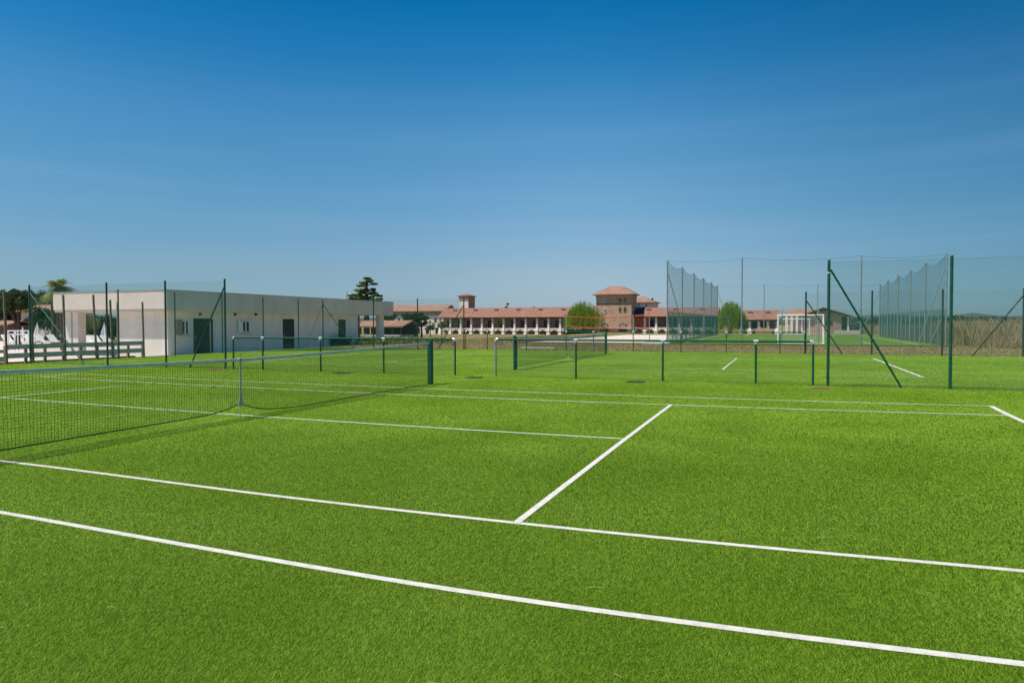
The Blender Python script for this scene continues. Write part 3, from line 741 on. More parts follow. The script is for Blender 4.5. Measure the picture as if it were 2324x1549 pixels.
# left rear building
LY = VY+10
lx = lambda px: atY(px, LY, 730); lz = lambda py: zat(lx(950), LY, py)
e = empty('farmhouse', (lx(950), LY, lz(756)), 'long cream farmhouse with tiled roof behind trees at left', 'building')
MB().box(lx(860), lx(1006), LY, LY+9, lz(760), lz(706.5)).build('wall', CREAM, e)
MB().box(lx(860), lx(1006), LY-.02, LY-.001, lz(716), lz(706.7)).build('upper_band', mat('grey_plaster', (.33, .29, .24), .9, var=.15), e)
rf = roof_gable_x(e, lx(860), lx(1006), LY, LY+9, lz(705.5), lz(696.5)+.8, TILE2, .8)
for a, w in ((956, 3), (972, 2)): MB().box(lx(a), lx(a+w), LY+2.5, LY+3.3, lz(704), lz(697)).build('chimney', CREAM, rf)
for a in (903, 921, 943, 964, 986): window(e, lx(a), lx(a+4.5), lz(731), lz(722), LY, frame=BROWN, bars=False)
for a in (905, 925, 945, 966, 988):
    MB().box(lx(a), lx(a+8), LY-.03, LY-.0205, lz(757), lz(743)).build('doorway', DARK, e)

# kiosk by the pool
KY = P(865, 92)[1]; kx = lambda px: atY(px, KY, 740); kz = lambda py: zat(kx(865), KY, py)
e = empty('garden_pavilion', (kx(865), KY, kz(762)), 'low open pavilion with pale tiled roof seen past the pool house', 'building')
rf = roof_gable_x(e, kx(806), kx(912), KY, KY+5, kz(739.5), kz(728.5)+.1, TILE2, .25)
MB().box(kx(808), kx(910), KY+3.6, KY+4.6, kz(764), kz(739.8)).build('back_wall', BROWN, e)
for a in (817, 845, 872, 889, 909): MB().box(kx(a)-.09, kx(a)+.09, KY+.05, KY+.25, kz(765), kz(741)).build('pillar', BROWN, e)
MB().box(kx(806), kx(912), KY, KY+.2, kz(741.2), kz(739.8)).build('beam', BROWN, e)
MB().box(kx(806), kx(912), KY-.6, KY+3.4, -.1, .06).build('plinth', SLAB, e)

# second arcade (behind the pitch) and the gabled brick house
WY = P(1727, 168)[1]
wx = lambda px: atY(px, WY); wz = lambda py: zat(wx(1727), WY, py)
xq0 = wx(1681)
bw = wx(1722)-wx(1701.5)
wing('short arcade wing with weathered tile roof behind the ball pitch', xq0, xq0+bw*4, WY, ze=wz(724.5), zr=zat(wx(1727), WY+4, 703.5), zmid=wz(745), z0=wz(757), n=4, depth=8, tile=TILE)
TERR = mat('terracotta', (.52, .33, .20), .9, var=.15)
tw = empty('garden_wall', (wx(1733), WY-8, 0), 'low terracotta wall with stepped top before the short arcade', 'wall')
y_ = WY-8; hx = lambda px: atY(px, y_)
tzz = lambda py: zat(hx(1733), y_, py)
MB().box(hx(1715), hx(1752), y_, y_+.6, -1.5, tzz(747)).build('base', TERR, tw)
MB().box(hx(1719), hx(1747), y_+.05, y_+.55, tzz(747)+.001, tzz(744)).build('step', TERR, tw)
MB().box(hx(1722), hx(1726), y_+.1, y_+.5, tzz(744)+.001, tzz(740)).box(hx(1742), hx(1746), y_+.1, y_+.5, tzz(744)+.001, tzz(739)).build('finial', TERR, tw)

HYY = P(1868, 132)[1]; gx = lambda px: atY(px, HYY); gz = lambda py: zat(gx(1868), HYY, py)
e = empty('brick_house', (gx(1868), HYY, gz(752)), 'gabled brick house with porch at the right end of the villa', 'building')
zb0 = gz(757)
b = MB(); b.extrude([(gx(1826), HYY, zb0), (gx(1910), HYY, zb0), (gx(1910), HYY, gz(711)), (gx(1868), HYY, gz(698.5)), (gx(1826), HYY, gz(711))], (0, 10, 0)); b.build('wall', BRICK, e)
roof_gable_y(e, gx(1818), gx(1930), HYY-.2, HYY+10, gz(717), gz(697), TILE, .5, xm=gx(1868))
b = MB(); b.extrude([(gx(1832), HYY-.55, gz(712.5)), (gx(1868), HYY-.55, gz(699.5)), (gx(1931), HYY-.55, gz(717)), (gx(1931), HYY-.55, gz(719)), (gx(1868), HYY-.55, gz(703.5)), (gx(1832), HYY-.55, gz(715.5))], (0, .2, 0)); b.build('bargeboard', BROWN, e)
MB().box(gx(1923), gx(1927), HYY, HYY+.5, zb0, gz(718)).build('porch_column', CREAM, e)
MB().box(gx(1910)+.01, gx(1931), HYY+1.8, HYY+2.2, zb0, gz(717)).build('porch_back', BROWN, e)
for a in (1842, 1872, 1884): window(e, gx(a), gx(a+5), gz(738), gz(728), HYY, frame=BROWN, bars=False)
x0, x1 = gx(1780), gx(1826)-.02
MB().box(x0+1, x1, HYY+3, HYY+10, zb0, gz(717)).build('side_wall', CREAM_SHADE, e)
roof_gable_x(e, x0+1, x1+3, HYY+2.5, HYY+10, gz(716), gz(700), TILE2, .6, name='side_roof')
for a in (1785, 1797, 1809, 1821): MB().box(gx(a)-.22, gx(a)+.22, HYY+1.6, HYY+2., zb0, gz(716)).build('column', CREAM, e)
MB().box(gx(1793), gx(1795.5), HYY+4, HYY+4.6, gz(712), gz(704)).build('chimney', CREAM, e)
x, y = gx(1915), HYY-3
tag(MB().box(x-1.8, x+2.6, y-1, y+1, -1, gz(749)).build('stone_block', SLAB, at=(x, y, 0)), 'pale stone block lying before the brick house porch', 'stone block')

# ------------------------------------------------------------------ pool house
def D_at(x, y): return float(np.dot(np.array([x, y, 1.5])-CAM, fw))
FX, FYc = P(379, 37.5)          # near corner of the roof
hzf = lambda py: zat(FX, FYc, py)
zt, zl = hzf(658), hzf(706); zg = -.34
xW = atY(121, FYc, 690)         # left end of the roof
yE = atX(893, FX, 700)          # far end
e = empty('pool_house', (FX-4, FYc+6, zg), 'flat roofed white pool house with open porch behind the left fence', 'building')
MB().box(xW, FX, FYc, yE, zl+.14, zt).build('roof', FASCIA, e)
MB().box(xW+.04, FX-.04, FYc+.04, yE-.04, zl, zl+.138).build('roof_soffit', FASCIA, e)
MB().box(xW-.03, FX+.03, FYc-.03, yE+.03, zt+.001, zt+.035).build('roof_trim', GALV, e)
oh = .5
wxr = FX-oh; wy0 = FYc+oh
xwL = atY(268, wy0, 740); yW1 = atX(815, wxr, 750)
MB().box(xwL, wxr, wy0, yW1, zg-.3, zl-.002).build('wall', PLASTER, e)
Xc = atY(171, wy0, 740)
MB().box(Xc-.22, Xc+.22, wy0, wy0+.5, zg-.3, zl-.002).build('porch_pillar', PLASTER, e)
MB().box(xW+.3, xW+.75, wy0, wy0+.5, zg-.3, zl-.002).build('porch_pillar', PLASTER, e)
ycol = atX(864, wxr, 750)
MB().box(wxr-.36, wxr, ycol-.2, ycol+.5, zg-.3, zl-.002).build('corner_pillar', PLASTER, e)
MB().box(wxr-.003, wxr+.05, yW1-.14, yW1+.03, zg-.3, zl-.003).build('downpipe', mat('rust_brown_pipe', (.16, .06, .04), .6), e)
def yat(px): return atX(px, wxr, 750)
def side_rect(name, pa, pb, ya, yb, m, proud=.03, parent=None):
    y0, y1 = yat(pa), yat(pb); ym = (y0+y1)/2
    z1, z0 = zat(wxr, ym, ya), zat(wxr, ym, yb); return MB().box(wxr+.002, wxr+proud, y0, y1, max(z0, zg-.2), z1).build(name, m, parent or e), (y0, y1, z0, z1)
for pa, pb, ya, yb in ((439, 475, 722.5, 806), (642, 667, 724, 797), (768, 784, 725, 790)):
    o, (y0, y1, z0, z1) = side_rect('door', pa, pb, ya, yb, DOORM, .03)
    MB().box(wxr+.031, wxr+.07, y0+.08, y0+.11, (z0+z1)/2-.1, (z0+z1)/2+.1).build('handle', GALV, o)
side_rect('downpipe', 478.5, 481.5, 724, 806, DOORM, .06)
for pa, pb, ya, yb in ((410, 428, 726, 760), (547.5, 566, 727, 754)):
    y0, y1 = yat(pa), yat(pb); ym = (y0+y1)/2; z1, z0 = zat(wxr, ym, ya), zat(wxr, ym, yb)
    b = MB(); w = .07
    b.box(wxr+.002, wxr+.06, y0, y0+w, z0, z1).box(wxr+.002, wxr+.06, y1-w, y1, z0, z1).box(wxr+.002, wxr+.06, y0+w, y1-w, z1-w, z1).box(wxr+.002, wxr+.06, y0+w, y1-w, z0, z0+w).box(wxr+.002, wxr+.058, ym-w/2, ym+w/2, z0+w, z1-w)
    o = b.build('window', WHITE, e); MB().box(wxr+.003, wxr+.02, y0+w, y1-w, z0+w, z1-w).build('pane', GLASS, o)
    MB().box(wxr+.061, wxr+.09, y0-.35, y0+.06, z0, z1).build('shutter', mat('shutter_grey', (.25, .22, .19), .8) if pa < 500 else WHITE, o)
    MB().box(wxr+.003, wxr+.12, y0-.05, y1+.05, z0-.09, z0-.003).build('sill', SLAB, o)
for pa in (454, 533, 580, 751, 797):
    y = yat(pa); z = zat(wxr, y, 713); b = MB(); b.tube([(wxr, y, z), (wxr+.12, y, z)], [.09, .06], 8); b.build('wall_lamp', BROWN, e)
# dark bin and box by the third door
xb_, yb_ = wxr+.5, yat(762)
t_ = empty('storage_bin', (xb_, yb_, zg), 'dark green bin standing by the last pool house door', 'bin')
MB().box(xb_-.3, xb_+.3, yb_-.9, yb_+.9, zg, .45).build('body', DOORM, t_); MB().box(xb_-.33, xb_+.33, yb_-.94, yb_+.94, .451, .52).build('lid', DOORM, t_)

# lawn strip and pool deck
LAWN = groundmat('lawn', (.12, .21, .03), (.16, .24, .05), (.14, .22, .04), 1., 20.)
sheet('lawn', lin(-26.5, -19.35, 18), lin(8, 40, 14), lambda x, y: hz(x, y)-.012, LAWN)
DECK = mat('pool_deck_stone', (.56, .47, .41), .9, var=.12, scale=.6)
sheet('pool_deck', lin(-75, -20.6, 40), lin(3, wy0+22, 12), lambda x, y: hz(x, y)+.004, DECK)

# board fence with leaning poles along the pool
WX = -19.75
wpx = [(16, 12.6, 826, 658), (76, 72, 819, 666), (149, 146, 815, 670), (220, 214, 813, 670), (256, 252, 810, 681), (327, 325, 809, 686)]
e = empty('board_fence', (WX, 8, 0), 'weathered two board fence with tall wooden poles before the pool', 'fence')
ypos = []
for pb, pt, yb, yt in wpx:
    y = atX(pb, WX, yb); ypos.append(y); z1 = zat(WX, y, yt); dy = atX(pt, WX, 740)-atX(pb, WX, 740)
    post(e, WX, y, z1+.3, .045, WOOD, -.28, (0, dy), 'pole')
for ym in np.linspace(ypos[0], ypos[-1], 9):
    MB().box(WX-.12, WX-.05, ym-.05, ym+.05, -.3, .7).build('short_post', WOOD, e)
MB().box(WX-.045, WX-.01, ypos[0], ypos[-1], .55, .74).build('board', BOARD, e)
MB().box(WX-.045, WX-.012, ypos[0], ypos[-1], .20, .40).build('board', BOARD, e)
MB().box(WX-.4, WX-.2, ypos[0]-6, ypos[-1]-.3, -.4, .05).build('kerb', mat('brown_stone', (.26, .18, .14), .9, var=.25), e)
MB().box(WX-.045, WX-.01, ypos[0]-8, ypos[0]-.1, .42, .55).build('board', BOARD, e)
MB().box(WX-.045, WX-.012, ypos[0]-8, ypos[0]-.1, .08, .28).build('board', BOARD, e)
x, y = P(267, 34); tag(MB().tube([(x, y, -.3), (x, y, zat(x, y, 686))], .04, 8).build('wooden_pole', WOOD, at=(x, y, -.3)), 'thin wooden pole right of the porch opening', 'pole')

# closed parasols, loungers and the white railing by the pool
def parasol(px, ytop, ycl, D, lab, w=.42):
    x, y = P(px, D, 760); z0 = -.32; zt_ = zat(x, y, ytop); zc = zat(x, y, ycl)
    e = empty('closed_parasol', (x, y, z0), lab, 'parasol', 'closed white parasols by the pool')
    b = MB(); n = 14; lv = [(zt_, .02), (zt_-.25*(zt_-zc), .10), (zt_-.6*(zt_-zc), w*.42), (zt_-.9*(zt_-zc), w*.62), (zc, w*.5)]
    for z, r in lv:
        for k in range(n):
            rr = r*(1 if k % 2 else .68); b.v.append((x+rr*math.cos(k*2*math.pi/n), y+rr*math.sin(k*2*math.pi/n), z))
    for i in range(len(lv)-1):
        for k in range(n): b.f.append((i*n+k, (i+1)*n+k, (i+1)*n+(k+1) % n, i*n+(k+1) % n))
    b.f.append(tuple(range(n))); b.f.append(tuple((len(lv)-1)*n+k for k in reversed(range(n))))
    b.build('canopy', FABRIC, e)
    MB().tube([(x, y, z0), (x, y, zc+.1)], .035, 8).build('pole', WHITE, e); MB().tube([(x, y, z0), (x, y, z0+.08)], .28, 12).build('base', SLAB, e)
parasol(85, 732, 766, 70, 'closed white parasol, the broadest, left of the two trunks', .6)
parasol(107, 733, 756, 74, 'closed white parasol with its pole showing, second from the broad one', .6)
parasol(134, 745, 768, 70, 'short closed white parasol beside the dark trunk under the porch', .7)
parasol(40, 741, 768, 72, 'closed white parasol behind the middle of the white railing', .6)
parasol(52, 741, 768, 76, 'closed white parasol behind the right half of the white railing', .6)
parasol(237, 732, 766, 66, 'closed white parasol seen through the porch beside the covered loungers', .6)
def lounger(px, D, lab, ang, raised=.5):
    x, y = P(px, D, 765); z0 = -.32
    e = empty('sun_lounger', (0, 0, 0), lab, 'sun lounger', 'white sun loungers by the pool')
    b = MB(); b.box(-.33, .33, -.95, .35, .30, .40); b.build('mattress', FABRIC, e)
    b = MB(); b.extrude([(-.33, .36, .30), (-.33, .95, .30+raised), (-.33, .92, .40+raised), (-.33, .36, .40)][::-1], (.66, 0, 0)); b.build('backrest', FABRIC, e)
    for sx in (-.3, .3):
        for sy in (-.85, .6): MB().box(sx-.03, sx+.03, sy-.03, sy+.03, 0, .299).build('leg', WHITE, e)
    e.location = (x, y, z0); e.rotation_euler = (0, 0, ang)
for px, D, ang, lab in ((25, 62, 1.5, 'white lounger behind the left end of the white railing'), (52, 62, 1.6, 'white lounger behind the right half of the white railing'),
                   (75, 62, 1.4, 'white lounger at the foot of the broadest closed parasol'), (98, 62, 1.5, 'white lounger right of the broadest closed parasol'),
                   (130, 61, 1.6, 'white lounger left of the dark trunk under the porch'), (159, 60, 1.5, 'white lounger right of the dark trunk, before the porch pillar'),
                   (190, 58, 1.5, 'white lounger just right of the porch pillar'), (207, 57, 1.2, 'white lounger in the middle of the porch opening'),
                   (228, 57, 1.5, 'white lounger by the parasol seen through the porch'), (255, 57, 1.7, 'white lounger at the right end of the porch opening')):
    lounger(px, D, lab, ang, .55)
e = empty('white_railing', (*P(40, 48, 770), -.32), 'white railing at the pool edge before the parasols', 'railing')
pts = [P(p, 48, 770) for p in (19, 33, 41, 54, 65)]
for x, y in pts: MB().box(x-.03, x+.03, y-.03, y+.03, -.33, zat(x, y, 749)).build('post', WHITE, e)
for py in (750.5, 758.5):
    a, c = pts[0], pts[-1]; MB().tube([(a[0], a[1], zat(*a, py)), (c[0], c[1], zat(*c, py))], .035, 8).build('rail', WHITE, e)

# ------------------------------------------------------------------ trees and planting, left
def T(px, D, py_top, py_base=None, **k):
    x, y = P(px, D, 750); z0 = float(hz(x, y)); ht = zat(x, y, py_top)-z0; return x, y, z0, ht
x, y, z0, ht = T(40, 58, 660)
tree('oak_tree', x, y, z0, ht, (1.25, 1.25, 1.35), OAKM, 'dark forked oak with visible trunk behind the white railing', trunk=.34, tr=.17, leaf=.075, n=6500, k=34, low=-.3)
x, y, z0, ht = T(104, 74, 692)
tree('bushy_tree', x, y, z0, ht, (1.3, 1.3, 1.8), OAKM, 'dark bushy tree between the oak and the porch', trunk=.2, leaf=.09, n=5000, k=26)
x, y, z0, ht = T(5, 120, 657)
tree('evergreen_tree', x, y, z0, ht, (4.2, 4, 4.0), OAKM, 'tall dark evergreen at the left edge of the photo', leaf=.2, n=7000, k=30, trunk=.25)
for i, (px, D, pt, w, lab) in enumerate(((62, 150, 669, 4.2, 'round dark tree rising behind the small tiled house'), (92, 260, 663, 5.2, 'distant bluish round tree left of the palm'),
                                   (78, 140, 674, 3.6, 'lower green tree just left of the palm'), (30, 170, 664, 5., 'dark tree behind the oak crown at the left'))):
    x, y, z0, ht = T(px, D, pt)
    tree('round_tree', x, y, z0, ht, (w, w, ht*.42), OAKM if i != 2 else OLIVE, lab, leaf=.22, n=5200, k=26, trunk=.2, group='trees beyond the pool')
for i, (px, D, pt, lab) in enumerate(((196, 72, 712, 'yellow green shrub seen through the middle of the porch'), (228, 78, 716, 'dark shrub seen through the porch behind the parasol'),
                                  (258, 84, 714, 'dark shrub seen at the right end of the porch opening'), (150, 88, 716, 'dark tree behind the porch pillar'), (885, 112, 712, 'dark tree behind the garden pavilion'))):
    x, y, z0, ht = T(px, D, pt)
    tree('garden_shrub', x, y, z0, ht, (1.5, 1.5, ht*.5), (GARDEN, OAKM, OAKM, OLIVE, OAKM)[i], lab, 'shrub', leaf=.09, n=4200, k=26, trunk=.1, low=-.95, tr=.1)
x, y = P(143, 50, 760)
e = empty('bare_trunk', (x, y, -.32), 'thick dark trunk standing under the left end of the porch', 'tree')
MB().tube([(x, y, -.35), (x-.05, y, 1.0), (x-.12, y, 2.6)], [.2, .15, .13], 10).build('trunk', BARK, e)

# palm
def palm(px, D, pyc, R_, lab, n=34):
    x, y = P(px, D, 750); z0 = float(hz(x, y)); zc = zat(x, y, pyc)
    e = empty('palm_tree', (x, y, z0), lab, 'palm')
    b = MB(); b.tube([(x, y, z0), (x+.1, y, z0+(zc-z0)*.5), (x, y, zc)], [.28, .22, .25], 10); b.build('trunk', BARK, e)
    V = []
    for i in range(n):
        a = rng.uniform(0, 2*math.pi); el = rng.uniform(-.5, 1.35); L_ = R_*rng.uniform(.8, 1.1); d = np.array([math.cos(a)*math.cos(el), math.sin(a)*math.cos(el), math.sin(el)])
        pr = np.array([x, y, zc]); sd = np.array([-math.sin(a), math.cos(a), 0])
        for k in range(16):
            t = k/16; p = np.array([x, y, zc])+d*L_*t+np.array([0, 0, -1])*L_*.55*t*t; w = R_*.17*math.sin(math.pi*min(1, t*.9+.12))
            for s in (-1, 1):
                q = p+sd*s*w+(p-pr)*.9+np.array([0, 0, -w*.45]); V.append([p, p+(p-pr)*.75+1e-3, q+(p-pr)*.15, q])
            pr = p
    build_leaves('fronds', np.array(V).reshape(-1, 3), PALMM, e)
palm(134, 64, 652, 1.95, 'palm with a feathery crown rising over the pool house roof', 70)
palm(122, 66, 672, 1.1, 'smaller yellowish palm at the left end of the pool house roof', 40)

# small tiled house left
SY = P(90, 95)[1]; sx_ = lambda px: atY(px, SY); sz_ = lambda py: zat(sx_(90), SY, py)
e = empty('tiled_house', (sx_(90), SY, -.3), 'small cream house with pale tiled roof behind the oak', 'building')
MB().box(sx_(48), sx_(134), SY, SY+5, -.6, sz_(706)).build('wall', CREAM, e)
roof_gable_x(e, sx_(48), sx_(134), SY, SY+5, sz_(705), sz_(690), TILE2, .5)
for a in (57, 88, 110): window(e, sx_(a), sx_(a+5), sz_(745), sz_(722), SY, frame=BROWN, bars=False)
SY2 = P(5, 80)[1]
e = empty('poolside_hut', (*P(4, 80), -.3), 'low hut with reddish roof at the left edge', 'building')
x = P(4, 80)[0]
MB().box(x-5, x+1.2, SY2, SY2+3, -.5, zat(x, SY2, 737)).build('wall', mat('brown_wall', (.22, .15, .11), .9, var=.2), e)
roof_gable_x(e, x-5, x+1.2, SY2, SY2+3, zat(x, SY2, 736), zat(x, SY2, 727), TILE2, .3)

# cedar
def cedar(px, D, lab):
    x, y = P(px, D, 720); z0 = float(hz(x, y)); e = empty('cedar_tree', (x, y, z0), lab, 'tree')
    zf = lambda py: zat(x, y, py); s = D/F
    lat = np.array([rt[0], rt[1], 0]); dep = np.array([fw[0], fw[1], 0]); dep /= np.linalg.norm(dep)
    C = []; Q = []; b = MB()
    b.tube([(x, y, z0), (x, y, zf(690)), (x+.1, y, zf(660)), (x, y, zf(633))], [.5, .34, .2, .05], 9)
    for off, py, rx_, rzz, k in ((0, 633, 8, 2.2, 5), (-8, 641, 9, 2.4, 5), (6, 638, 9, 2.3, 5), (16, 644, 8, 2., 4), (-4, 647, 6, 2, 3), (-14, 648, 5, 2, 3),
                          (-18, 659, 15, 2.3, 7), (6, 657, 14, 2.6, 7), (-8, 664, 18, 3, 9), (14, 665, 10, 2.4, 5), (-24, 670, 13, 2.6, 7), (24, 670, 10, 2.4, 6),
                          (0, 675, 20, 3.5, 10), (-22, 678, 16, 3, 8), (26, 680, 14, 3, 8), (5, 685, 26, 4, 12), (-15, 690, 28, 4, 12), (22, 692, 26, 4, 12)):
        for _ in range(k):
            c = np.array([x, y, zf(py+rng.uniform(-1.5, 1.5))]) + lat*s*(off+rng.uniform(-.7, .7)*rx_) + dep*s*rng.uniform(-1, 1)*(10+abs(off)*.5)
            C.append(c); r = s*rng.uniform(4.2, 7.5); Q.append((r, r, s*rzz*1.05))
        c = np.array([x, y, zf(py)])+lat*s*off; b.tube([(x, y, zf(py+5)), tuple(c)], [.09, .03], 5, cap=False)
    build_leaves('crown', leafcloud(C, Q, 24000, .11), CEDARM, e); b.build('trunk', BARK, e)
cedar(832, 105, 'layered cedar rising behind the far end of the pool house')

# garden planting between pool house and villa
for i, (px, D, pt, w, m_, lab) in enumerate((
        (932, 95, 706, 1.3, OAKM, 'dark leafy tree standing before the cream farmhouse'), (957, 95, 709, .9, OAKM, 'slender dark tree right of the leafy one before the farmhouse'),
        (977, 100, 730, .8, OLIVE, 'young light green tree before the farmhouse'), (1003, 110, 726, .8, OLIVE, 'young tree at the left end of the arcade'),
        (1131, 150, 720, 1.1, OLIVE, 'thin young tree before the left arcade columns'))):
    x, y, z0, ht = T(px, D, pt)
    tree('young_tree', x, y, z0, ht, (w, w, ht*.36), m_, lab, leaf=.09, n=2600 if i < 2 else 700, k=18, trunk=.45, tr=.13 if i < 2 else .06, group='trees in the garden')
def stuffcloud(name, pts, m, leaf, n, label, cat):
    C = np.array([p[:3] for p in pts]); Q = np.array([p[3:] for p in pts])
    o = rawmesh(name, leafcloud(C, Q, n, leaf), 4, np.arange(4*n), m); tag(o, label, cat, kind='stuff')
pts = []
for _ in range(170):
    px = rng.uniform(800, 1030); D = rng.uniform(50, 84); x, y = P(px, D, 760); r = rng.uniform(.18, .5)*(1 if px < 960 else .6); pts.append((x, y, float(hz(x, y))+r*.4, r*1.3, r*1.3, r*.75))
stuffcloud('garden_planting', pts, GARDEN, .07, 12000, 'low mixed planting in the garden past the pool house', 'planting')
pts = []
for px in np.arange(1283, 1352, 1.2):
    x, y = P(px, 150, 750); pts.append((x, y, zat(x, y, 753), .5, .5, .7))
h_ = rawmesh('clipped_hedge', leafcloud([p[:3] for p in pts], [p[3:] for p in pts], 7000, .09), 4, np.arange(28000), HEDGE)
tag(h_, 'clipped dark hedge at the foot of the light green willow', 'hedge')
for px, D, a, c, lab in ((1152, 330, 688, 700, 'small dark cypress top showing over the left arcade roof'), (1212, 340, 691, 700, 'tiny dark treetop over the arcade roof left of the willow'), (1023, 300, 693, 702, 'dark bush top beside the bell tower')):
    x, y, z0, ht = T(px, D, a)
    tree('distant_tree', x, y, z0, ht, (1.1 if px == 1152 else .7, 1.1, 2.6), OAKM, lab, leaf=.22, n=900, k=10, trunk=.5, group='distant treetops')

# pylon
x, y = P(788, 900, 700); z0 = -3.; zt_ = zat(x, y, 659)
e = empty('power_pylon', (x, y, z0), 'faint lattice power pylon beyond the pool house roof', 'pylon')
b = MB(); w0 = 3.2
for sx in (-1, 1):
    for sy in (-1, 1): b.tube([(x+sx*w0, y+sy*w0, z0), (x+sx*.5, y+sy*.5, zt_-6), (x, y, zt_)], .22, 4)
for k in range(8):
    t = k/8; t2 = (k+1)/8; w = w0*(1-t)+.5*t; w2_ = w0*(1-t2)+.5*t2; za_, zc_ = z0+(zt_-6-z0)*t, z0+(zt_-6-z0)*t2
    b.tube([(x-w, y, za_), (x+w2_, y, zc_)], .14, 4); b.tube([(x+w, y, za_), (x-w2_, y, zc_)], .14, 4)
b.build('lattice', GALV, e)
b = MB()
for zq, l in ((zt_-5, 5.5), (zt_-10, 7)): b.tube([(x-l, y, zq), (x, y, zq+.9), (x+l, y, zq)], .16, 4)
b.build('cross_arm', GALV, e)

# ------------------------------------------------------------------ ball pitch with its cage
PY0 = 43.6; PXL = atY(1513.5, PY0, 770); PXR = atY(2146, PY0, 780); PY1 = atX(1628, PXL, 757)
PY1 = min(max(PY1, 80), 92)
sheet('pitch_turf', lin(PXL-.3, PXR+.3, 8), lin(PY0-.6, PY1+.3, 8), lambda x, y: 0*x+.012, PTURF)
pl = []
cxp = (PXL+PXR)/2; ix0, ix1, iy0, iy1 = PXL+1.1, PXR-1.1, PY0+2.4, PY1-2.
for a, c in (((ix0, iy0), (ix1, iy0)), ((ix0, iy1), (ix1, iy1)), ((ix0, iy0), (ix0, iy1)), ((ix1, iy0), (ix1, iy1)), ((ix0, (iy0+iy1)/2), (ix1, (iy0+iy1)/2)),
             ((cxp-5, iy0), (cxp-5, iy0+6)), ((cxp+5, iy0), (cxp+5, iy0+6)), ((cxp-5, iy0+6), (cxp+5, iy0+6)), ((cxp-5, iy1-6), (cxp+5, iy1-6)), ((cxp-5, iy1), (cxp-5, iy1-6)), ((cxp+5, iy1), (cxp+5, iy1-6))):
    pl.append(([a, c], .10))
yc_ = (iy0+iy1)/2
pl.append(([(cxp+3*math.cos(t), yc_+3*math.sin(t)) for t in np.linspace(0, 2*math.pi, 33)], .1))
lines_obj('pitch_markings', pl, .018, mat('pitch_line', (.55, .62, .45), .9))
e = empty('ball_cage', (cxp, PY0, 0), 'tall netting cage with grey poles round the small football pitch', 'netting cage')
CH = 6.75
def cage_side(posts, tops, sag, front=False):
    for (x, y), t in zip(posts, tops):
        b = MB(); b.tube([(x, y, 0), (x, y, t)], .055 if not front else .05, 10); b.build('pole', GALV, e)
    P0 = []; P1 = []; step = .11 if not front else .13
    T0 = []; T1 = []
    for (a, c, ta, tc) in zip(posts[:-1], posts[1:], tops[:-1], tops[1:]):
        L_ = math.hypot(c[0]-a[0], c[1]-a[1]); n = max(2, int(L_/step)); u = np.linspace(0, 1, n+1)
        top = lambda s: ta+(tc-ta)*s-sag*4*s*(1-s)
        for s in u: P0.append((a[0]+(c[0]-a[0])*s, a[1]+(c[1]-a[1])*s, .05)); P1.append((a[0]+(c[0]-a[0])*s, a[1]+(c[1]-a[1])*s, top(s)))
        nr = int(CH/step); us = np.linspace(0, 1, 9)
        for r_ in range(nr):
            f = r_/nr
            for s0, s1 in zip(us[:-1], us[1:]):
                P0.append((a[0]+(c[0]-a[0])*s0, a[1]+(c[1]-a[1])*s0, .05+f*top(s0))); P1.append((a[0]+(c[0]-a[0])*s1, a[1]+(c[1]-a[1])*s1, .05+f*top(s1)))
        for s0, s1 in zip(us[:-1], us[1:]):
            T0.append((a[0]+(c[0]-a[0])*s0, a[1]+(c[1]-a[1])*s0, top(s0))); T1.append((a[0]+(c[0]-a[0])*s1, a[1]+(c[1]-a[1])*s1, top(s1)))
    segs('net', P0, P1, .0030 if not front else .0012, CAGE, e)
    segs('head_rope', T0, T1, .011, CAGE, e)
lp = [(PXL, atX(p, PXL, 765)) for p in (1514, 1548, 1574.5, 1596, 1614, 1628)]; lt = [zat(x, y, t) for (x, y), t in zip(lp, (591, 606, 620, 631, 640, 647))]
rp = [(PXR, atX(p, PXR, 770)) for p in (2146.4, 2098.5, 2065, 2037, 2013.5, 1995.5)]; rt_ = [zat(x, y, t) for (x, y), t in zip(rp, (574.5, 596, 612, 624, 635, 644))]
cage_side(lp, lt, .35); cage_side(rp, rt_, .45)
fx = [(atY(p, PY0, 770), PY0) for p in (1683, 1953)]
cage_side([lp[0]]+fx+[rp[0]], [lt[0]]+[zat(x, y, t) for (x, y), t in zip(fx, (585, 580))]+[rt_[0]], .22, True)
xb1 = lp[-1]; xb2 = rp[-1]
bk = [(xb1[0]+(xb2[0]-xb1[0])*s, xb1[1]+(xb2[1]-xb1[1])*s) for s in (1/3., 2/3.)]
cage_side([xb1]+bk+[xb2], [lt[-1], (2*lt[-1]+rt_[-1])/3, (lt[-1]+2*rt_[-1])/3, rt_[-1]], .2, True)
# lower chain link of the cage
for ps in (lp, rp):
    for a, c in zip(ps[:-1], ps[1:]):
        for k in range(3):
            s0, s1 = k/3, (k+1)/3; q0 = (a[0], a[1]+(c[1]-a[1])*s0); q1 = (a[0], a[1]+(c[1]-a[1])*s1)
            mesh_panel(e, q0[0]+.06, q0[1], q1[0]+.06, q1[1], .03, 2.45, .075, .0019, wires=(0, .5, 1), name='lower_mesh')
            if k: post(e, q0[0], q0[1], 2.5, .028, GALV, name='low_post')
for a, c in zip([lp[0]]+fx, fx+[rp[0]]):
    mesh_panel(e, a[0], a[1]-.06, c[0], c[1]-.06, .03, 2.45, .075, .0012, wires=(1.,), name='lower_mesh')
for x in (atY(1598, PY0), atY(2045, PY0), atY(1775, PY0), atY(1858, PY0)): post(e, x, PY0, 2.5, .028, GALV, name='low_post')
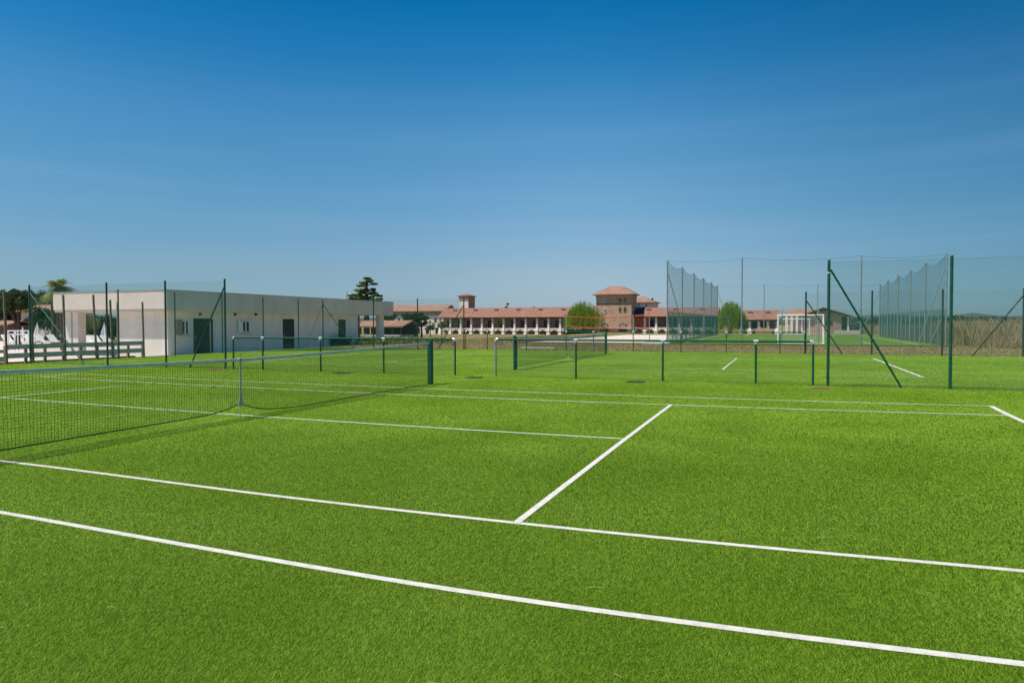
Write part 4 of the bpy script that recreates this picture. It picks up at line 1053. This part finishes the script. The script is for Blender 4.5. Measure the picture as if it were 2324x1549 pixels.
# stays
brace(e, (PXL, lp[0][1]+.2, lt[0]-.9), (PXL, atX(1558, PXL, 762), 0), .035, GALV); brace(e, (PXL, lp[0][1]+.2, 1.9), (PXL, atX(1537, PXL, 765), 0), .03, GALV)
brace(e, (PXR-.1, PY0, rt_[0]-.9), (atY(2083, PY0, 785), PY0, 0), .035, GALV); brace(e, (PXR-.1, PY0, 2.2), (atY(2108, PY0, 785), PY0, 0), .03, GALV)
brace(e, (xb1[0], xb1[1], lt[-1]-.8), (xb1[0]+2.0, xb1[1], 0), .03, GALV); brace(e, (xb2[0], xb2[1], rt_[-1]-.8), (xb2[0]-2.0, xb2[1], 0), .03, GALV)

def goal(xa, xb, y, h, dp, lab):
    e = empty('football_goal', ((xa+xb)/2, y, 0), lab, 'football goal', 'white football goals on the caged pitch')
    for x in (xa, xb): MB().tube([(x, y, 0), (x, y, h)], .06, 10).build('post', WHITE, e)
    MB().tube([(xa-.06, y, h), (xb+.06, y, h)], .06, 10).build('crossbar', WHITE, e)
    b = MB()
    for x in (xa, xb): b.tube([(x, y, h), (x, y+dp*.5, h), (x, y+dp, 0), (x, y, .03)], .03, 6)
    b.tube([(xa, y+dp, .03), (xb, y+dp, .03)], .03, 6); b.build('frame', WHITE, e)
    P0 = []; P1 = []
    for x in np.arange(xa, xb, .12): P0 += [(x, y+dp*.5, h), (x, y, h)]; P1 += [(x, y+dp, 0), (x, y+dp*.5, h)]
    for t in np.arange(0, 1, .055): P0.append((xa, y+dp*(.5+.5*t), h*(1-t))); P1.append((xb, y+dp*(.5+.5*t), h*(1-t)))
    for x in (xa, xb):
        for t in np.arange(0, 1, .06): P0.append((x, y, h*(1-t))); P1.append((x, y+dp*(.5+.5*t), h*(1-t)))
        for t in np.arange(0, 1, .12): P0.append((x, y+dp*t, h)); P1.append((x, y+dp*t, 0)) if t < .5 else P1.append((x, y+dp*t, 0))
    segs('net', P0, P1, .0032, WHITE, e)
gy = PY0+3.0
goal(atY(1766, gy, 775), atY(1868, gy, 775), gy, 2.1, -1.1, 'larger white football goal at the near end of the caged pitch')
gy = iy1+.2
goal(atY(1775, gy, 757), atY(1837, gy, 757), gy, 2.05, 1.1, 'smaller white football goal at the far end of the caged pitch')

# ------------------------------------------------------------------ sand court and volleyball net
sxl = atY(1208, PY0+.6, 770)
SAND = mat('sand', (.60, .52, .43), .95, var=.08, scale=1.5, bump=.4, bscale=5)
sheet('sand_court', lin(sxl, PXL-.8, 12), lin(PY0+.6, PY0+38, 12), lambda x, y: 0*x+.02, SAND)
a = atY(1463, PY0+.1, 778)
tag(MB().box(a, PXL+.2, PY0+.05, PY0+.45, -.05, .14).build('concrete_kerb', WHITE, at=(a, PY0, 0)), 'white concrete kerb at the near edge of the sand court', 'kerb')
VYY = P(1437, 60)[1]; v0, v1 = atY(1285, VYY), atY(1437, VYY)
e = empty('volleyball_net', (v0, VYY, 0), 'volleyball net with two sagging orange tapes over the sand court', 'volleyball net', 'volleyball nets on the sand')
def vnet(e, A, B, zt0, zt1, zb0, zb1, sag, dens=.12, tw=.034):
    A = np.array(A); B = np.array(B); us = np.linspace(0, 1, 25)
    tp = [(*(A+(B-A)*s), zt0+(zt1-zt0)*s-sag*4*s*(1-s)) for s in us]; bt = [(*(A+(B-A)*s), zb0+(zb1-zb0)*s-sag*1.1*4*s*(1-s)) for s in us]
    for q, nm in ((tp, 'top_tape'), (bt, 'bottom_tape')):
        b = MB()
        for p, r in zip(q[:-1], q[1:]):
            b.extrude([(p[0], p[1]-.006, p[2]-tw), (r[0], r[1]-.006, r[2]-tw), (r[0], r[1]-.006, r[2]+tw), (p[0], p[1]-.006, p[2]+tw)], (0, .012, 0))
        b.build(nm, ORANGE, e)
    P0 = []; P1 = []; L_ = np.linalg.norm(B-A); n = int(L_/dens)
    for k in range(n+1):
        s = k/n; P0.append((*(A+(B-A)*s), zt0+(zt1-zt0)*s-sag*4*s*(1-s))); P1.append((*(A+(B-A)*s), zb0+(zb1-zb0)*s-sag*1.1*4*s*(1-s)))
    for f in np.arange(dens, 1, dens/.9):
        for i in range(24): P0.append(tuple(np.array(tp[i])*(1-f)+np.array(bt[i])*f)); P1.append(tuple(np.array(tp[i+1])*(1-f)+np.array(bt[i+1])*f))
    segs('net_mesh', P0, P1, .0009, ORANGE, e)
z_ = lambda px, py: zat(atY(px, VYY), VYY, py)
vnet(e, (v0, VYY), (v1, VYY), z_(1285, 717), z_(1437, 717), z_(1285, 738.5), z_(1437, 742), .14)
for x, zt_ in ((v0, z_(1285, 715)), (v1, z_(1437, 714))): MB().tube([(x, VYY, 0), (x, VYY, zt_)], .04, 8).build('post', GALV, e)
e = empty('volleyball_net', (v1, VYY, 0), 'short red orange net panel beside the stone tower foot', 'volleyball net', 'volleyball nets on the sand')
v2 = P(1474, 55)
vnet(e, (v1+.15, VYY-.1), v2, z_(1437, 716), zat(*v2, 712), z_(1437, 742), zat(*v2, 744), .03, .07)
MB().tube([(*v2, 0), (*v2, zat(*v2, 710))], .035, 8).build('post', GALV, e)
x0_, y0_ = P(1437, 42, 780); 
x, y = atY(1221, FY+.9, 794), FY+.9
e = empty('low_bench', (x, y, 0), 'long low white bench lying at the far edge of the turf', 'bench')
MB().box(x-1.05, x+1.05, y-.1, y+.1, .10, .15).build('seat', WHITE, e)
for s in (-.85, .85): MB().box(x+s-.05, x+s+.05, y-.08, y+.08, 0, .1).build('leg', WHITE, e)
x, y = atY(1347, FY+1.6, 785), FY+1.6
e = empty('marker_stake', (x, y, 0), 'short white stake in the dry grass behind the far railing', 'stake')
MB().box(x-.035, x+.035, y-.03, y+.03, 0, .36).build('shaft', WHITE, e); MB().box(x-.05, x+.05, y-.045, y+.045, .36, .40).build('cap', WHITE, e)

# low rope fence before the arcade
RYY = P(1080, 130)[1]
e = empty('post_and_rail_fence', (atY(1075, RYY), RYY, 0), 'faint post and rail fence across the dry lawn before the arcade', 'fence')
for px in np.arange(1060, 1240, 29.):
    x = atY(px, RYY); z0 = float(hz(x, RYY)); MB().box(x-.07, x+.07, RYY-.07, RYY+.07, z0-.1, zat(x, RYY, 757)).build('post', WOOD, e)
MB().box(atY(1005, RYY), atY(1232, RYY), RYY-.03, RYY+.03, zat(atY(1100, RYY), RYY, 759), zat(atY(1100, RYY), RYY, 757.8)).build('rail', SLAB, e)

# ------------------------------------------------------------------ dry reeds at the right, distant wood and hills
def reeds():
    n = 170000
    x = rng.uniform(PXR+1.2, 60, n); y = rng.uniform(38, 105, n)
    front = 39+1.2*np.sin(x*.7)+.5*np.sin(x*2.3); ok = (y > front) & (x > PXR+1.0+.3*np.sin(y)); x, y = x[ok], y[ok]
    keep = rng.uniform(0, 1, len(x)) < np.clip(18/(y-30), .12, 1); x, y = x[keep], y[keep]; n = len(x)
    f = np.clip((y-39)/6, 0, 1); patch = np.sin(x*.5+1)*np.sin(y*.31+x*.2)
    h = (.7+.85*f)*(1+.15*patch+.12*np.sin(x*2.9+y)*np.sin(y*1.7))*rng.uniform(.45, 1.2, n)*np.where(y > 60, .8, 1)
    w = rng.uniform(.006, .018, n)*(1+(y-39)/30); a = rng.uniform(0, math.pi, n); la = rng.uniform(0, 2*math.pi, n); lm = h*rng.uniform(.05, .45, n)
    V = np.zeros((n, 4, 3)); ca, sa = np.cos(a)*w, np.sin(a)*w; z = 0*x
    V[:, 0] = np.stack([x-ca, y-sa, z], 1); V[:, 1] = np.stack([x+ca, y+sa, z], 1)
    mx, my = x+lm*.4*np.cos(la), y+lm*.4*np.sin(la)
    V[:, 2] = np.stack([x+lm*np.cos(la)+ca*.3, y+lm*np.sin(la)+sa*.3, h], 1); V[:, 3] = np.stack([mx-ca*.8, my-sa*.8, h*.6], 1)
    o = rawmesh('dry_reeds', V.reshape(-1, 3), 4, np.arange(4*n), leafmat('dry_reed', (.27, .22, .09), (.62, .45, .26), .4, 1.6))
    tag(o, 'tall dry brown reeds and weeds filling the field at right', 'reeds', kind='stuff')
reeds()
def tufts():
    n = 60000
    x = rng.uniform(-24, 34, n); y = 28.6+rng.uniform(0, 1, n)**1.4*46
    ok = ~((x > sxl-.3) & (x < PXR+.3) & (y > PY0-.7)); x, y = x[ok], y[ok]; n = len(x)
    h = rng.uniform(.03, .09, n); w = rng.uniform(.008, .02, n)*(1+(y-28)/20); a = rng.uniform(0, math.pi, n); lm = h*.5; la = rng.uniform(0, 6.28, n)
    V = np.zeros((n, 3, 3)); z = hz(x, y)-.03
    V[:, 0] = np.stack([x-np.cos(a)*w, y-np.sin(a)*w, z], 1); V[:, 1] = np.stack([x+np.cos(a)*w, y+np.sin(a)*w, z], 1); V[:, 2] = np.stack([x+lm*np.cos(la), y+lm*np.sin(la), z+h], 1)
    tag(rawmesh('dry_grass', V.reshape(-1, 3), 3, np.arange(3*n), leafmat('dry_tufts', (.19, .155, .05), (.31, .21, .11), .35, .8)), 'thin brownish dry grass behind the courts', 'dry grass', kind='stuff')
tufts()
pts = []
for _ in range(420):
    px = rng.uniform(1925, 2700); D = rng.uniform(185, 240); x, y = P(px, D, 735); zt_ = zat(x, y, 717+rng.uniform(-1.5, 3)); z0 = float(hz(x, y))
    pts.append((x, y, (zt_+z0)/2, 3., 3., max(.8, (zt_-z0)/2)))
for _ in range(60):
    px = rng.uniform(1765, 1925); D = rng.uniform(230, 260); x, y = P(px, D, 735); pts.append((x, y, zat(x, y, 728), 3., 3., 1.6))
stuffcloud('far_wood', pts, FARWOOD, .5, 22000, 'dark green belt of trees beyond the pitch at right', 'wood')
HILL = mat('hazed_hill_woods', (.045, .075, .07), 1., var=.25, scale=.02)  # distance haze put into the bluish base colour
def hills():
    n = 160; V = []; f = []
    for i in range(n+1):
        th = YAW-R(60)+R(125)*i/n; pxh = W/2+F*math.tan(th-YAW) if abs(th-YAW) < 1.4 else (9999 if th > YAW else -9999)
        ang = 11+3*math.sin(i*.31)+2*math.sin(i*.83+1)
        if pxh > 1900: ang = 14+2.5*math.sin(i*.9+.5)+1.2*math.sin(i*2.1)
        if 2170 < pxh < 2215: ang += 1.5
        if pxh < 130: ang = 50+6*math.sin(i*.7)
        for k, D in enumerate((1150, 1400, 1650, 2100)):
            hgt = (0, .72, 1., 0)[k]; z = -8 if hgt == 0 else 1.5+ang/F*D*hgt
            V.append((CAM[0]+D/ max(.3, 1)*math.sin(th), CAM[1]+D*math.cos(th), z))
    for i in range(n):
        for k in range(3): a = i*4+k; f += [a, a+4, a+5, a+1]
    tag(rawmesh('hills', np.array(V), 4, f, HILL, smooth=True), kind='structure')
hills()

# ------------------------------------------------------------------ light and sky
EL = R(64.2)
# tint of the polarised sky against height: (sin of elevation, rgb factor)
SKYT = ((.0, (.70,.78,1.02)), (.028, (.69,.77,1.02)), (.073, (.77,.81,.92)), (.18, (.64,.93,1.01)), (.267, (.46,.94,1.08)), (.345, (.15,.80,1.05)), (.42, (.012,.67,.96)), (.75, (.06,.62,.90)), (1., (.10,.60,.88)))
sv = np.array([-.38, -.30]); sv /= np.linalg.norm(sv)           # horizontal direction towards the sun
az = math.atan2(sv[0], sv[1])
sd = bpy.data.lights.new('sun', 'SUN'); sd.energy = 4.9; sd.angle = R(.5); sd.color = (1, .93, .83)
so = bpy.data.objects.new('sun', sd); COL.objects.link(so)
dv = Vector((sv[0]*math.cos(EL), sv[1]*math.cos(EL), math.sin(EL))); so.rotation_euler = dv.to_track_quat('Z', 'Y').to_euler(); so.location = (0, 0, 50)
w = bpy.data.worlds.new('World'); S.world = w; w.use_nodes = True
N = w.node_tree.nodes; L = w.node_tree.links; bg = N['Background']
sk = N.new('ShaderNodeTexSky'); sk.sky_type = 'NISHITA'; sk.sun_disc = False; sk.sun_elevation = EL; sk.sun_rotation = az
sk.air_density = 1.0; sk.dust_density = .5; sk.ozone_density = 3.0; sk.altitude = 100
tc = N.new('ShaderNodeTexCoord'); sx0 = N.new('ShaderNodeSeparateXYZ'); L.new(tc.outputs['Generated'], sx0.inputs[0])
rp_ = N.new('ShaderNodeValToRGB'); el_ = rp_.color_ramp.elements
while len(el_) < len(SKYT): el_.new(.5)
for e_, (p_, c_) in zip(el_, SKYT): e_.position = p_; e_.color = (*c_, 1)
L.new(sx0.outputs[2], rp_.inputs[0])
# soft darkening put into the sky colour towards right and left
dp_ = N.new('ShaderNodeVectorMath'); dp_.operation = 'DOT_PRODUCT'; dp_.inputs[1].default_value = (.80, .60, 0); L.new(tc.outputs['Generated'], dp_.inputs[0])
dm_ = N.new('ShaderNodeMapRange'); dm_.interpolation_type = 'SMOOTHSTEP'; dm_.inputs[1].default_value = .25; dm_.inputs[2].default_value = 1.05; dm_.inputs[3].default_value = 1.; dm_.inputs[4].default_value = .60; L.new(dp_.outputs['Value'], dm_.inputs[0])
dm_.inputs[3].default_value = 1.; dm_.inputs[4].default_value = .50
d2_ = N.new('ShaderNodeVectorMath'); d2_.operation = 'DOT_PRODUCT'; d2_.inputs[1].default_value = (-.78, .62, 0); L.new(tc.outputs['Generated'], d2_.inputs[0])
m2_ = N.new('ShaderNodeMapRange'); m2_.interpolation_type = 'SMOOTHSTEP'; m2_.inputs[1].default_value = .72; m2_.inputs[2].default_value = 1.08; m2_.inputs[3].default_value = 1.; m2_.inputs[4].default_value = .74; L.new(d2_.outputs['Value'], m2_.inputs[0])
ff_ = N.new('ShaderNodeMath'); ff_.operation = 'MULTIPLY'; L.new(dm_.outputs[0], ff_.inputs[0]); L.new(m2_.outputs[0], ff_.inputs[1])
fc_ = N.new('ShaderNodeCombineXYZ')
for i_, p_ in enumerate((1.9, 1.0, .8)):
    q_ = N.new('ShaderNodeMath'); q_.operation = 'POWER'; q_.inputs[1].default_value = p_; L.new(ff_.outputs[0], q_.inputs[0]); L.new(q_.outputs[0], fc_.inputs[i_])
mu_ = N.new('ShaderNodeVectorMath'); mu_.operation = 'MULTIPLY'; L.new(sk.outputs[0], mu_.inputs[0]); L.new(rp_.outputs[0], mu_.inputs[1])
c1_ = N.new('ShaderNodeVectorMath'); c1_.operation = 'MULTIPLY'; L.new(mu_.outputs[0], c1_.inputs[0]); L.new(fc_.outputs[0], c1_.inputs[1])
cc_ = N.new('ShaderNodeVectorMath'); cc_.operation = 'SCALE'; L.new(c1_.outputs[0], cc_.inputs[0]); cc_.inputs['Scale'].default_value = 1.16
mp = N.new('ShaderNodeMapping'); mp.inputs['Scale'].default_value = (1.0, 1.0, 22); mp.inputs['Rotation'].default_value = (R(2), R(3), 0); L.new(tc.outputs['Generated'], mp.inputs[0])
cn = N.new('ShaderNodeTexNoise'); cn.inputs['Scale'].default_value = 1.7; cn.inputs['Detail'].default_value = 5; cn.inputs['Roughness'].default_value = .5; L.new(mp.outputs[0], cn.inputs['Vector'])
cr = N.new('ShaderNodeMapRange'); cr.inputs[1].default_value = .48; cr.inputs[2].default_value = .85; cr.inputs[3].default_value = 0; cr.inputs[4].default_value = .20; L.new(cn.outputs['Fac'], cr.inputs[0])
ez_ = N.new('ShaderNodeMapRange'); ez_.inputs[1].default_value = .16; ez_.inputs[2].default_value = .32; ez_.inputs[3].default_value = 1; ez_.inputs[4].default_value = .06; L.new(sx0.outputs[2], ez_.inputs[0])
cm_ = N.new('ShaderNodeMath'); cm_.operation = 'MULTIPLY'; L.new(cr.outputs[0], cm_.inputs[0]); L.new(ez_.outputs[0], cm_.inputs[1])
mx = N.new('ShaderNodeMix'); mx.data_type = 'RGBA'; L.new(cm_.outputs[0], mx.inputs[0]); L.new(cc_.outputs[0], mx.inputs[6]); mx.inputs[7].default_value = (3.2, 4.8, 6.2, 1)
L.new(mx.outputs[2], bg.inputs[0]); bg.inputs[1].default_value = .08
vs = S.view_settings; vs.view_transform = 'Standard'; vs.look = 'None'; vs.exposure = .32; vs.gamma = 1; vs.use_curve_mapping = False
S.render.engine = 'CYCLES'
